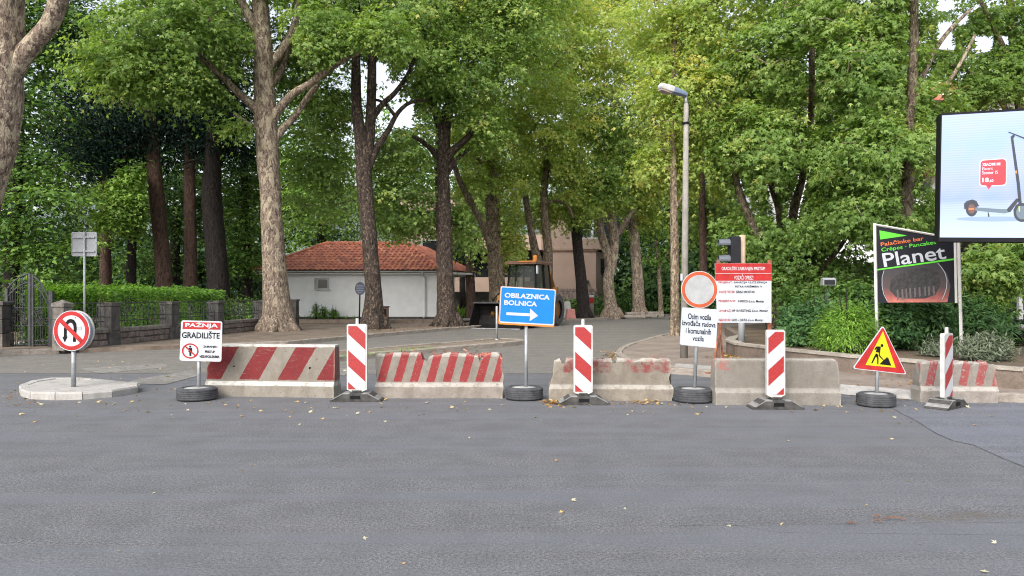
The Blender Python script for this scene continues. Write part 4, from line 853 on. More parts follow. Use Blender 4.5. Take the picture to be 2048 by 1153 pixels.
for nm, lab, Y, tr, el, bk in CL:
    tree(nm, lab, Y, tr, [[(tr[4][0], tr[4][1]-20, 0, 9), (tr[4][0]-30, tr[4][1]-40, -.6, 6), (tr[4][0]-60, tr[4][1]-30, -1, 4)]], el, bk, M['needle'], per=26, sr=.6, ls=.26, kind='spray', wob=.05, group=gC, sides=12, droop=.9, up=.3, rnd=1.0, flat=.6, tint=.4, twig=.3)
gQ = 'broadleaf trees in the park'
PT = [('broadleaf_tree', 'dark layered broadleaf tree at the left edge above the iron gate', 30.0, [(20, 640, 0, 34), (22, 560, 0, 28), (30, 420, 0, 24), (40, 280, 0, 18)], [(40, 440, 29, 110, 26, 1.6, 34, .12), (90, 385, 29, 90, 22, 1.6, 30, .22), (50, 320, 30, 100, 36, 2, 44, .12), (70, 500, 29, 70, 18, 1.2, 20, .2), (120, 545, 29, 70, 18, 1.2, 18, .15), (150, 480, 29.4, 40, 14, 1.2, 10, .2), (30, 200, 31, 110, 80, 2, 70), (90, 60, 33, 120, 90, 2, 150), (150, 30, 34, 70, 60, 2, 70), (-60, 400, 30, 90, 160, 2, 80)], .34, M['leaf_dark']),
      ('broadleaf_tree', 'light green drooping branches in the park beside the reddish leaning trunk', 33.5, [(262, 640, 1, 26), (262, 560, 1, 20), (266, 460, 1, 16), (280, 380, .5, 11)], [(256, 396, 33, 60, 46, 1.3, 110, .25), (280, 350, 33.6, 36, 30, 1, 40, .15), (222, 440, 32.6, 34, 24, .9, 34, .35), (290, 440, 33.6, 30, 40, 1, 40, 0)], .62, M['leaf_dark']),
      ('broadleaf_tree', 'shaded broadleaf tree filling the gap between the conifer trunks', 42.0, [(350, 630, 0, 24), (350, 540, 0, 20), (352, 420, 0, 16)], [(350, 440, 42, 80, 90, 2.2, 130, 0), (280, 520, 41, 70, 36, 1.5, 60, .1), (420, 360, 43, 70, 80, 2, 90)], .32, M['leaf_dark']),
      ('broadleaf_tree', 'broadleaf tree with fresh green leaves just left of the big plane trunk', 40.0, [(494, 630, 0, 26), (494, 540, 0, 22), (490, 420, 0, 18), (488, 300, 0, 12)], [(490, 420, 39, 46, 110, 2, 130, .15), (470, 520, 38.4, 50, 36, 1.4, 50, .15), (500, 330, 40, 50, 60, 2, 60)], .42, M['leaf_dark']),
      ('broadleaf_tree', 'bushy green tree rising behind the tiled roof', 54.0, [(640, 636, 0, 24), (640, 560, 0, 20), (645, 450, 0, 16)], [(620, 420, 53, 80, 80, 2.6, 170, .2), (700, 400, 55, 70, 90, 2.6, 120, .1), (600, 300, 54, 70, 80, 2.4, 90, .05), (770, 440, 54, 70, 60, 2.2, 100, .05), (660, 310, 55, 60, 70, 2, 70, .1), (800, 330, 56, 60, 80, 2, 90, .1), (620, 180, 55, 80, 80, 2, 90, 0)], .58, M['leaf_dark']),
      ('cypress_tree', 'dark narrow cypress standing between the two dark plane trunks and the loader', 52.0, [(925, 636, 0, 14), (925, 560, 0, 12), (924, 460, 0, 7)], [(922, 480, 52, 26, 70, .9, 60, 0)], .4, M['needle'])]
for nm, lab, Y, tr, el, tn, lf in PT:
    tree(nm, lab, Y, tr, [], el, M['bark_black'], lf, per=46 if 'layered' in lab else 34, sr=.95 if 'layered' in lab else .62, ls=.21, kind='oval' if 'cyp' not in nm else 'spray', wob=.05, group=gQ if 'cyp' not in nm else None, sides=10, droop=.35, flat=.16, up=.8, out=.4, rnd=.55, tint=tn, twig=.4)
# the far wood that closes the view: nobody could count it
CLEARW = CLEAR[:]
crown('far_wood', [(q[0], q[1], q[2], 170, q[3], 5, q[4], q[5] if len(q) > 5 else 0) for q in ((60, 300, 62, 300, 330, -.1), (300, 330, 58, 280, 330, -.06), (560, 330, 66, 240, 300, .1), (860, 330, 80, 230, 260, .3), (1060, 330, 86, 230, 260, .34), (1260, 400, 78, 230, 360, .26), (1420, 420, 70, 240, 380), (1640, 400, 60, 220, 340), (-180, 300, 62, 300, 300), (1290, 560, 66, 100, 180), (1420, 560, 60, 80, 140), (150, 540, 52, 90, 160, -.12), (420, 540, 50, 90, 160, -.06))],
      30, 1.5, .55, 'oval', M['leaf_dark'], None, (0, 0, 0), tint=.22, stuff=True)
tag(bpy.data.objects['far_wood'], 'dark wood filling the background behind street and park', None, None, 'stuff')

# ---------------------------------------------------------------- hedge, shrubs, grass
def bush(name, label, c, dims, n, per, sr, ls, kind, mat, cat='shrub', group=None, stems=6, rz=0, boxy=False, **kw):
    c = Vector(c); root = thing(name, label, cat, c, 0, group); s = MB()
    for k in range(stems):
        a = random.uniform(0, 6.28); q = random.uniform(.2, .7); e = Vector((math.cos(a)*dims[0]*q, math.sin(a)*dims[1]*q, dims[2]*random.uniform(.9, 1.5)))
        st = Vector((e.x*.3, e.y*.3, -.03)) if not boxy else Vector((e.x, e.y, -.03)); s.tube([st, st.lerp(e, .5)+Vector((0, 0, .1)), e], [.02, .014, .006], 5)
    tag(s.build('stem', M['bark_black'], root), kind='stuff')
    if boxy:
        U = RNG.uniform(-1, 1, (n, 3)); ax = RNG.integers(0, 3, n); sg = np.sign(U[np.arange(n), ax]); U[np.arange(n), ax] = sg*RNG.uniform(.75, 1.0, n); U[:, 2] = np.where((ax == 2) & (U[:, 2] < 0), -U[:, 2], U[:, 2]); O = U
    else:
        d = unit(RNG.normal(size=(n, 3))); d[:, 2] = np.abs(d[:, 2])*1.0-.25; r = RNG.random(n)**(1/3.2); O = d*r[:, None]
    ca, sa = math.cos(rz), math.sin(rz); Q = O*np.array(dims); Q = np.stack([Q[:, 0]*ca-Q[:, 1]*sa, Q[:, 0]*sa+Q[:, 1]*ca, Q[:, 2]], 1)
    if boxy: Q[:, 2] += np.array([.13*noise.noise(Vector((v[0]*.9, 2, 0)))+.07*noise.noise(Vector((v[0]*3, 5, v[1]))) for v in O*np.array(dims)])
    C = Q+np.array([c.x, c.y, c.z+dims[2]*(1.0 if boxy else .35)])
    up, out, rnd, droop, flat, tint, tvar = (kw.get(k, v) for k, v in (('up', .6), ('out', .7), ('rnd', .6), ('droop', .3), ('flat', .6), ('tint', .45), ('tvar', .2)))
    K = RNG.integers(int(per*.6), int(per*1.4)+1, n); idx = np.repeat(np.arange(n), K); m = len(idx); q = RNG.normal(size=(m, 3))*np.array([1, 1, flat])*sr*.6
    P = C[idx]+q; P[:, 2] = np.maximum(P[:, 2], c.z+.03); outv = unit(O[idx]+1e-6); Nn = np.array([0, 0, up])+outv*out+RNG.normal(size=(m, 3))*rnd*.6
    D = unit(q+1e-6)*.7+outv*.5+np.array([0, 0, -droop])+RNG.normal(size=(m, 3))*.35
    if kw.get('rise'): D = outv*.6+np.array([0, 0, kw['rise']])+RNG.normal(size=(m, 3))*.35
    t = np.repeat(tint+RNG.normal(size=n)*tvar*.8, K)+RNG.normal(size=m)*tvar*.5
    _, k = leaf_object('foliage', P, Nn, D, ls*RNG.uniform(.6, 1.25, m), t, kind, mat, root, c); NLEAF[0] += k
    return root
a, c = Vector((-13.55, 21.7, .12)), Vector((-13.0, 31.5, .12)); ha = math.atan2(c.y-a.y, c.x-a.x)
bush('clipped_hedge', 'bright green clipped laurel hedge behind the iron fence', (a+c)/2, ((c-a).length/2, .75, .84), 760, 26, .26, .13, 'oval', M['leaf_hedge'], 'hedge', stems=24, rz=ha, boxy=True, tint=.45, tvar=.26, up=.7, droop=.1)
for px, Y, w, h, lab, tn in ((432, 31.5, 1.0, 1.3, 'dark green laurel bush below the forked black conifer trunk', .5), (478, 32.0, 1.0, 1.25, 'shaded laurel bush behind the last bay of the iron fence', .6), (395, 32.5, .9, 1.2, 'dark laurel bush where the clipped hedge ends', .48), (517, 34, .9, 1.15, 'glossy bush hidden beside the big plane trunk', .55)):
    p = at(px, 0, Y); bush('laurel_bush', lab, (p.x, Y, .12), (w, .9, h), 100, 22, .3, .15, 'oval', M['leaf_dark'], tint=tn, up=.7)
p = at(84, 0, 22.6); bush('juniper_bush', 'slim upright juniper behind the right half of the iron gate', (p.x, 22.6, .12), (.36, .36, 1.15), 60, 22, .2, .16, 'spray', M['leaf_shrub'], tint=.5, rise=1.0)
# right planter
SZ = .395
SH = [('bamboo_shrub', 'bright yellow green bamboo shrub in the planter left of the pancake bar sign', 1696, 15.6, (.62, .52, .92), 300, 40, .2, .1, 'narrow', 'leaf_bright', dict(tint=.5, tvar=.25, droop=.5, up=.8)),
      ('juniper_bush', 'spreading dark juniper right of the project board', 1600, 17.6, (.75, .7, .8), 130, 26, .3, .15, 'spray', 'leaf_shrub', dict(tint=.4, rise=.5)),
      ('juniper_bush', 'olive brown juniper between project board and bamboo shrub', 1640, 18.6, (.6, .6, .98), 110, 26, .3, .16, 'spray', 'leaf_shrub', dict(tint=.62, rise=.6)),
      ('juniper_bush', 'low dark shrub right behind the signal pole', 1530, 18.4, (.62, .6, .72), 110, 24, .28, .14, 'oval', 'leaf_shrub', dict(tint=.35)),
      ('cypress_shrub', 'dark green feathery cypress shrub under the left half of the pancake bar sign', 1782, 16.2, (.45, .5, 1.05), 130, 28, .26, .15, 'spray', 'leaf_shrub', dict(tint=.5, rise=.9)),
      ('cypress_shrub', 'dark green feathery cypress shrub under the right half of the pancake bar sign', 1848, 16.6, (.55, .5, 1.05), 130, 28, .26, .15, 'spray', 'leaf_shrub', dict(tint=.42, rise=.8)),
      ('lavender_bush', 'grey green lavender bush right of the white sign post', 1968, 13.6, (.42, .34, .42), 110, 34, .16, .13, 'narrow', 'leaf_grey', dict(tint=.1, rise=.8)),
      ('lavender_bush', 'small grey green bush left of the white sign post', 1880, 14.4, (.3, .3, .3), 50, 26, .14, .11, 'narrow', 'leaf_grey', dict(tint=.05, rise=.8)),
      ('oleander_bush', 'leafy dark bush with long leaves behind the lavender', 1952, 17.5, (.85, .6, 1.0), 120, 26, .3, .2, 'narrow', 'leaf_shrub', dict(tint=.55, rise=.3)),
      ('laurel_bush', 'broad dark bush behind the bamboo shrub', 1705, 21.5, (1.3, .9, 1.35), 170, 28, .4, .17, 'oval', 'leaf_dark', dict(tint=.42)),
      ('laurel_bush', 'broad shaded bush behind the project board', 1545, 22.5, (1.2, .9, 1.25), 150, 28, .4, .17, 'oval', 'leaf_dark', dict(tint=.36)),
      ('laurel_bush', 'tall dark bush behind the pancake bar sign', 1860, 20.0, (1.3, .8, 1.5), 160, 28, .4, .17, 'oval', 'leaf_dark', dict(tint=.4))]
for nm, lab, px, Y, dm, n, per, sr, ls, kd, mt, kw in SH:
    p = at(px, 0, Y); bush(nm, lab, (p.x, Y, SZ), dm, n, per, sr, ls, kd, M[mt], **kw)
tree('maple_tree', 'small maple with broad light green leaves right of the pancake bar sign', 18.6, [(1972, 690, 0, 12), (1970, 640, 0, 9), (1966, 560, 0, 8), (1970, 500, 0, 6)], [[(1968, 590, 0, 6), (1990, 550, -.2, 5), (2010, 530, -.3, 4)], [(1967, 580, 0, 6), (1945, 550, -.2, 5), (1930, 530, -.3, 3)]],
     [(1985, 540, 18.3, 60, 50, .7, 100, .1), (1940, 540, 18.4, 36, 36, .5, 34, .15), (2020, 500, 18.6, 50, 30, .7, 44, 0), (1975, 610, 18.2, 26, 20, .4, 14, .2)], M['bark_dark'], M['leaf_plane'], per=26, sr=.3, ls=.18, base_z=SZ, wob=.03, sides=8, tint=.5, flare=False)
# bushes beyond the street
for px, Y, dm, lab, tn in ((1200, 54, (1.6, 1, 1.2), 'dark bush below the rounded balcony of the pink building', .35), (1245, 56, (1.4, 1, 1.5), 'dark bush between the two pale trunks beyond the street', .3), (1310, 57, (1.6, 1, 1.9), 'dark bush right of the cream barked trunk', .25), (1390, 48, (1.5, 1, 1.6), 'dark bush behind the lamp post', .25), (1445, 40, (1.2, .9, 1.3), 'dark bush behind the round sign', .3), (1150, 56, (1.0, .8, .9), 'low green bush behind the plastic barrier', .5)):
    p = at(px, 0, Y); bush('broadleaf_bush', lab, (p.x, Y, .12), dm, 110, 24, .5, .24, 'oval', M['leaf_dark'], tint=tn)
p = at(1320, 0, 53); tree('young_tree', 'spindly young tree in the dark behind the cream barked trunk', 53, [(1322, 634, 0, 12), (1320, 580, 0, 9), (1316, 520, 0, 7), (1308, 460, 0, 5)], [[(1318, 540, 0, 5), (1330, 515, 0, 4), (1340, 500, 0, 3)]], [(1322, 510, 53, 36, 30, .8, 44, .2), (1318, 460, 53, 30, 24, .8, 26, .2)], M['bark_mid'], M['leaf_dark'], per=26, sr=.5, ls=.22, kind='oval', sides=8, wob=.03, flare=False)
def grass(name, label, poly, n, h, mat, z, tint=.5, w=.12, kind='narrow'):
    A = np.array([p[:2] for p in poly]); lo, hi = A.min(0), A.max(0); P = RNG.uniform(lo, hi, (n*3, 2)); ins = np.zeros(len(P), bool); j = len(A)-1
    for i in range(len(A)):
        with np.errstate(divide='ignore', invalid='ignore'):
            ins ^= ((A[i, 1] > P[:, 1]) != (A[j, 1] > P[:, 1])) & (P[:, 0] < (A[j, 0]-A[i, 0])*(P[:, 1]-A[i, 1])/(A[j, 1]-A[i, 1])+A[i, 0])
        j = i
    P = P[ins][:n]; m = len(P); P3 = np.concatenate([P, np.full((m, 1), z)], 1); a = RNG.uniform(0, 6.28, m); Nn = np.stack([np.cos(a), np.sin(a), np.full(m, .25)], 1)
    D = np.array([0, 0, 1.0])+RNG.normal(size=(m, 3))*.35
    patch = np.array([noise.noise(Vector((p[0]*.9, p[1]*.9, 3))) for p in P3]); k = patch > -.25
    o, q = leaf_object(name, P3[k], Nn[k], D[k], (h*RNG.uniform(.5, 1.3, m)*(1+.5*patch))[k], (tint+.3*patch+RNG.normal(size=m)*.15)[k], kind, mat, None, (0, 0, 0)); tag(o, label, None, None, 'stuff'); NLEAF[0] += q
grass('grass', 'tall bright grass between the white house and the loader', [gp(908, 640, .12), gp(1010, 634, .12), gp(1010, 618, .12), gp(905, 622, .12)], 4200, .55, M['leaf_bright'], .12, .5)
grass('weeds', 'weeds and low grass along the median kerb', [gp(600, 722, .1), gp(690, 716, .1), gp(880, 699, .1), gp(870, 695, .1), gp(700, 708, .1), gp(600, 718, .1)], 380, .08, M['leaf_bright'], .1, .4)
grass('weeds', 'sparse grass at the foot of the big plane tree', [gp(500, 672, .12), gp(600, 674, .12), gp(620, 664, .12), gp(500, 664, .12)], 420, .12, M['leaf_plane'], .115, .4)
grass('weeds', 'weeds along the foot of the white house wall', [at(580, 0, 42.2), at(720, 0, 42.2), at(720, 0, 42.8), at(580, 0, 42.8)], 90, .22, M['leaf_hedge'], .2, .3)
for px, hgt in ((632, 1.0), (648, .8), (668, .75)):
    p = at(px, 0, 42.3); bush('tall_weed', 'tall leggy weed against the white house wall, %s' % {632: 'the tallest, left of the others', 648: 'the middle one of three', 668: 'nearest to the round navy sign'}[px], (p.x, 42.3, .2), (.22, .15, hgt*.75), 26, 14, .12, .2, 'narrow', M['leaf_hedge'], 'weed', 'weeds at the house wall', stems=4, rise=.8, tint=.45)

# ---------------------------------------------------------------- sign boards
def ell(cx, cy, rx, ry, n=40, a0=0.0): return [(cx+rx*math.cos(a0+2*math.pi*k/n), cy+ry*math.sin(a0+2*math.pi*k/n)) for k in range(n)]
def rrect(pts, r, n=5):
    # quadrilateral with rounded corners
    out = []; m = len(pts)
    for i in range(m):
        p = Vector(pts[i]); a = (Vector(pts[i-1])-p); c = (Vector(pts[(i+1) % m])-p); a0, c0 = p+a.normalized()*r, p+c.normalized()*r
        for k in range(n+1):
            t = k/n; q = a0*(1-t)**2+p*2*t*(1-t)+c0*t*t; out.append((q.x, q.y))
    return out
class Board:
    def __init__(s, root, name, c, Y, yaw, outline, thick, mat, frame=None):
        s.root = root; s.o = at(c[0], c[1], Y); s.rot = Matrix.Rotation(yaw, 3, 'Z'); s.inv = s.rot.inverted(); s.n = s.rot @ Vector((0, -1, 0)); s.mx = None
        pts = [s.L(*p) for p in outline]
        if sum(pts[i][0]*pts[(i+1) % len(pts)][1]-pts[(i+1) % len(pts)][0]*pts[i][1] for i in range(len(pts))) < 0: pts = pts[::-1]
        s.obj = MB().prism(pts, 0, thick).build(name, mat, root, 30); s.obj.location = s.o-root.location; s.obj.rotation_euler = (0, 0, yaw)
    def L(s, px, py):
        d = Vector(((px-CX)/F, 1, (HY-py)/F)); O = Vector((0, 0, H)); t = (s.o-O).dot(s.n)/d.dot(s.n); q = s.inv @ (O+d*t-s.o); return (q.x, q.z)
    def poly(s, name, polys, mat, layer=1, thick=.0):
        b = MB()
        for p in polys: b.add([(x, -.0022*layer, z) for x, z in (s.L(*q) for q in p)], [tuple(range(len(p)))])
        return b.build(name, mat, s.obj)
    def ring(s, name, a, c, mat, layer=1):
        n = len(a); b = MB(); b.add([(x, -.0022*layer, z) for x, z in (s.L(*q) for q in list(a)+list(c))], [(i, (i+1) % n, n+(i+1) % n, n+i) for i in range(n)]); return b.build(name, mat, s.obj)
    def text(s, body, bl, br, tl, mat, layer=2, bold=.0, name='lettering', parent=None):
        cu = bpy.data.curves.new('t', 'FONT'); cu.body = body; cu.offset = bold; cu.resolution_u = 3; cu.fill_mode = 'FRONT'
        o = bpy.data.objects.new('t', cu); COL.objects.link(o); dg = bpy.context.evaluated_depsgraph_get(); me = bpy.data.meshes.new_from_object(o.evaluated_get(dg))
        bpy.data.objects.remove(o); bpy.data.curves.remove(cu); me.materials.clear()
        n = len(me.vertices); co = np.zeros(n*3, np.float32); me.vertices.foreach_get('co', co); co = co.reshape(-1, 3); lo, hi = co.min(0), co.max(0); uv = (co-lo)/np.maximum(hi-lo, 1e-6)
        B, Rr, T = (np.array(s.L(*p)) for p in (bl, br, tl)); xz = B+uv[:, :1]*(Rr-B)+uv[:, 1:2]*(T-B)
        me.vertices.foreach_set('co', np.stack([xz[:, 0], np.full(n, -.0022*layer), xz[:, 1]], 1).astype(np.float32).ravel()); me.update()
        return link(name, me, mat, s.obj)
    def box_text(s, body, x0, y0, x1, y1, mat, layer=2, bold=.0): return s.text(body, (x0, y1), (x1, y1), (x0, y0), mat, layer, bold)

def tyre(root, c, r, h, mat=M['rubber']):
    prof = [(r*.62, h*.86), (r*.7, h), (r*.86, h), (r*.96, h*.9)]
    for k in range(5):
        z1 = h*(.9-.16*k); z0 = z1-h*.11; prof += [(r, z1-h*.01), (r, z0), (r*.975, z0-h*.01), (r*.975, z0-h*.04)]
    prof += [(r*.95, h*.07), (r*.84, 0), (r*.6, 0), (r*.6, h*.3)]
    t = MB().lathe(prof, 36, c).build('tyre', mat, root, 35); MB().lathe([(r*.61, h*.2), (r*.66, h*.93), (r*.3, h*.985), (.01, h*.99)], 28, c).build('concrete_fill', M['tyre_fill'], t, True)
    return t
def sign_root(name, label, px, Y, z=0, cat='road sign', group=None):
    a = at(px, 590, Y); return thing(name, label, cat, (a.x, Y, z), 0, group)
def clip(poly, x0, y0, x1, y1):
    for ax, lim, sg in ((0, x0, 1), (0, x1, -1), (1, y0, 1), (1, y1, -1)):
        out = []
        for i in range(len(poly)):
            p, q = poly[i-1], poly[i]; dp, dq = sg*(p[ax]-lim), sg*(q[ax]-lim)
            if (dp >= 0) != (dq >= 0): t = dp/(dp-dq); out.append((p[0]+(q[0]-p[0])*t, p[1]+(q[1]-p[1])*t))
            if dq >= 0: out.append(q)
        poly = out
        if not poly: break
    return poly

# no u-turn sign on the island: a drum of two discs
Y = 11.95; r_ = sign_root('no_u_turn_sign', 'round red and white no u-turn sign on the white traffic island', 143, Y, .105)
yw = R(-9); Mr = Matrix.Rotation(yw, 3, 'Z')
MB().bar((0, .06, 0), (0, .06, at(0, 700, Y).z-.105+.12), .036, 12).build('post', M['galv'], r_, True)
bd = Board(r_, 'front_disc', (143, 662), Y, yw, ell(143, 662, 36.5, 40.5), .025, M['white'])
c = bd.obj.location; R0 = .325
for nm, y0, y1, mt, rr in (('drum', .027, .095, M['sign_back'], R0*.955), ('back_disc', .096, .122, M['white_dirty'], R0)):
    b = MB(); n = 40; b.prism([(rr*math.cos(2*math.pi*k/n), rr*math.sin(2*math.pi*k/n)) for k in range(n)], y0, y1); o = b.build(nm, mt, r_, 30); o.location = c; o.rotation_euler = (0, 0, yw)
bd.ring('red_ring', ell(143, 662, 35, 39), ell(143, 662, 27.5, 31), M['red'], 2)
bd.poly('face', [ell(143, 662, 27.5, 31)], M['refl_grey'] if False else M['white'], 1)
def cp(x, y): return (90+x/9.608, 600+y/9.608)
ua = [(365, 720), (372, 560), (395, 470), (425, 405), (500, 370), (575, 400), (607, 470), (610, 560), (595, 810), (538, 808), (552, 560), (548, 490), (525, 445), (490, 440), (455, 470), (430, 530), (425, 720)]
def upoly(outer, inner): return [[outer[i], outer[i+1], inner[i+1], inner[i]] for i in range(len(outer)-1)]
uo = [cp(*p) for p in ((365, 715), (368, 560), (392, 450), (440, 385), (500, 365), (560, 385), (604, 450), (613, 560), (595, 808))]; ui = [cp(*p) for p in ((422, 715), (425, 560), (440, 490), (462, 450), (495, 438), (528, 452), (550, 500), (556, 570), (540, 808))]
bd.poly('u_turn_arrow', upoly(uo, ui)+[[cp(338, 712), cp(440, 708), cp(385, 820)]], M['black'], 3)
bd.poly('red_bar', [[cp(240, 385), cp(300, 330), cp(735, 770), cp(680, 830)]], M['red'], 4)
bd.poly('sticker', [[cp(622, 520), cp(705, 510), cp(703, 578), cp(630, 585)]], M['refl_grey'], 4); bd.poly('bolt', [ell(*cp(590, 345), 1.1, 1.1, 8)], M['black'], 4)

# grey back of a sign at the pavement edge
Y = 20.45; r_ = sign_root('sign_back', 'grey back of a square sign on a thin galvanised post in front of the fence', 168, Y, .1, 'road sign')
MB().bar((0, .02, 0), (0, .02, at(0, 464, Y).z-.1), .03, 10).build('post', M['galv'], r_, True)
bd = Board(r_, 'panel', (168, 488), Y+.06, 0, rrect([(143.5, 464.5), (193.5, 464.5), (193.5, 513), (143.5, 513)], 4), .02, M['sign_back'])
q = rrect([(143.5, 464.5), (193.5, 464.5), (193.5, 513), (143.5, 513)], 4); bd.ring('rim', q, [(168+(x-168)*.93, 489+(y-489)*.93) for x, y in q], M['galv'], 4)
for y in (475, 503):
    z = bd.L(168, y)[1]; MB().box((0, -.025, z), (.62, .05, .035)).build('clamp', M['galv'], bd.obj)

# PAZNJA warning board
Y = 11.3; r_ = sign_root('site_warning_sign', 'white no entry for unauthorised persons construction site sign on a tyre base', 397, Y)
tyre(r_, (-.02, 0, 0), .295, .19); MB().bar((.0, .01, .15), (.0, .02, .72), .027, 10).build('post', M['galv'], r_, True)
Qb = [(362.5, 641), (444.5, 643.2), (442.6, 724), (358.9, 721.8)]
bd = Board(r_, 'board', (401, 682), Y-.02, 0, rrect(Qb, 5), .012, M['white'])
bd.poly('red_band', [[(365.8, 644), (441.5, 646), (441, 660), (365.2, 658.5)]], M['red'], 1)
bd.text('PAŽNJA', (370.5, 656.6), (436, 658), (370.8, 644.6), M['white'], 2, .03); bd.text('GRADILIŠTE', (363.8, 676.4), (439.5, 678.2), (364.2, 661.3), M['black'], 2, .018)
bd.ring('red_ring', ell(380.6, 702.2, 16.6, 15.2, 28), ell(380.6, 702.2, 13.9, 12.6, 28), M['red'], 3)
bd.poly('person_symbol', [ell(380.6, 693.5, 2, 2, 10), [(377.5, 696.2), (384, 696.2), (384.6, 704), (382.6, 705), (382.4, 712.5), (379.2, 712.5), (378.8, 705), (376.9, 704)]], M['black'], 2)
bd.poly('red_bar', [[(368.6, 692.8), (370.6, 690.8), (392.6, 711.4), (390.6, 713.4)]], M['red'], 4)
for tx, x0, x1, y in (('ZABRANJEN', 406.5, 434.5, 697), ('PRISTUP', 410, 430, 706.6), ('NEZAPOSLENIMA', 399.5, 439, 716.4)): bd.text(tx, (x0, y-.3), (x1, y+.3), (x0, y-5.6), M['black'], 2, .03)

# blue detour sign
Y = 11.35; r_ = sign_root('detour_sign', 'blue hospital detour sign with a white arrow and orange frame on a tyre base', 1050, Y)
tyre(r_, (-.015, .02, 0), .295, .19); MB().bar((.015, .02, .15), (.02, .02, 1.12), .027, 10).build('post', M['galv'], r_, True)
bd = Board(r_, 'board', (1055, 613), Y-.03, 0, rrect([(1001, 572.5), (1112, 579.2), (1108.2, 655), (996.3, 648.8)], 4), .02, M['orange'])
bd.poly('white_border', [rrect([(1001.6, 573), (1111.4, 579.8), (1107.9, 651.6), (998.8, 645.6)], 3.5)], M['white'], 1)
bd.poly('blue_field', [rrect([(1003.2, 575), (1109.6, 581.4), (1106.2, 648.8), (999.9, 643)], 3)], M['blue'], 2)
bd.text('OBILAZNICA', (1008.9, 595.6), (1099, 600.4), (1009.7, 585.6), M['white'], 3, .035); bd.text('BOLNICA', (1008, 610.2), (1073.8, 613.8), (1008.8, 600.2), M['white'], 3, .035)
bd.poly('arrow', [[(1012.7, 624.9), (1059.6, 627.2), (1058.9, 632.9), (1012.7, 630.4)], [(1060.4, 617.4), (1076, 632), (1059.3, 642.9)]], M['white'], 3)

# round prohibition sign with supplementary panel
Y = 11.1; r_ = sign_root('prohibition_sign', 'round red ringed no vehicles sign over a white text panel on a tyre base', 1388, Y)
tyre(r_, (-.01, .0, 0), .292, .205); MB().bar((.012, .02, .15), (.07, .02, 1.6), .028, 10).build('post', M['galv'], r_, True)
bd = Board(r_, 'round_plate', (1399, 579.7), Y-.02, 0, ell(1399, 579.7, 36.6, 37.2, 44), .018, M['white_dirty'])
bd.ring('red_ring', ell(1399, 579.7, 35.4, 36, 44), ell(1399, 579.7, 28.9, 29.3, 44), M['red_brown'], 1); bd.poly('grey_field', [ell(1399, 579.7, 28, 28.4, 44)], M['refl_grey'], 1)
b2 = Board(r_, 'text_panel', (1397, 655), Y-.02, 0, rrect([(1364, 615.2), (1436, 619.3), (1431.8, 697), (1359.6, 690)], 4), .015, M['white'])
b2.poly('face_edge', [rrect([(1365, 616.5), (1434.8, 620.4), (1430.8, 695.6), (1360.8, 688.8)], 3.5)], plain('panel_white', (.4, .435, .495), .5, 0, .08, 3), 1)
for tx, bl, br, tl in (('Osim vozila', (1375.7, 638.6), (1422, 641.4), (1376, 626.8)), ('izvođača radova', (1364.2, 650.8), (1431, 655.9), (1364.6, 639.4)), ('i komunalnih', (1371.2, 667), (1422, 670.4), (1371.6, 655.4)), ('vozila', (1384.5, 682), (1407.4, 683.6), (1385, 671.4))): b2.text(tx, bl, br, tl, M['black'], 2, .022)

# project board
Y = 14.3; r_ = sign_root('project_board', 'red and white construction project information board on rusty steel legs', 1486, Y, .115, 'information board')
bd = Board(r_, 'board', (1486, 590), Y, 0, [(1429.8, 527), (1542.8, 527), (1542.8, 646), (1434.3, 646), (1432.5, 590)], .02, M['white'])
bd.poly('red_field', [[(1430, 527.2), (1542.6, 527.2), (1542.6, 546.6), (1430.6, 546.6)], [(1430.6, 547.6), (1542.6, 547.6), (1542.6, 562), (1431, 562)]], M['red'], 1)
bd.box_text('GRADILIŠTE ZABRANJEN PRISTUP!', 1443.2, 532.6, 1530, 543, M['white'], 2, .015); bd.box_text('VOZAČI OPREZ!', 1468, 549.2, 1506.5, 559.8, M['white'], 2, .015)
for a_, x0, x1, b_, x2, x3, y in (('PROJEKAT:', 1437, 1465, 'SANACIJA ULICE KRALJA', 1467.5, 1534.5, 568.2), ('', 0, 0, 'PETRA KREŠIMIRA IV', 1470, 1524.7, 575.6), ('INVESTITOR:', 1437.6, 1470, 'GRAD MOSTAR', 1472.3, 1509.8, 586.8),
                                  ('PROJEKTANT:', 1437, 1472, 'INPROS d.o.o. Mostar', 1475.7, 1528.6, 605.4), ('IZVOĐAČ:', 1437.6, 1462.3, 'HP INVESTING d.o.o. Mostar', 1463.8, 1535.8, 624.4), ('NADZOR:', 1437.6, 1461, 'GEO - DATA d.o.o. Mostar', 1463, 1526, 643)):
    if a_: bd.box_text(a_, x0, y-5-(1 if 'Č' in a_ else 0), x1, y, M['red'], 2, .022)
    bd.box_text(b_, x2, y-5, x3, y, M['black'], 2, .022)
def wl(px, py, dY=0.0): return at(px, py, Y+dY)-r_.location
for x in (1438, 1541): MB().box((wl(x, 600).x, .06, (wl(x, 520).z)/2), (.07, .05, wl(x, 520).z), 0).build('leg', M['wood_brown'] if x < 1500 else M['rust'], r_)
for a_, c_ in (((1436, 672, -.05), (1424, 744, -.35)), ((1440, 646, .0), (1447, 735, .25)), ((1541, 646, 0), (1545, 735, .3))):
    e = wl(*c_); e.z = .0; MB().tube([wl(*a_), e], .018, 6).build('strut', M['rust'], r_)
e = wl(1424, 744, -.35); MB().box((e.x-.02, e.y, .012), (.2, .12, .02)).build('foot_plate', M['rust'], r_)

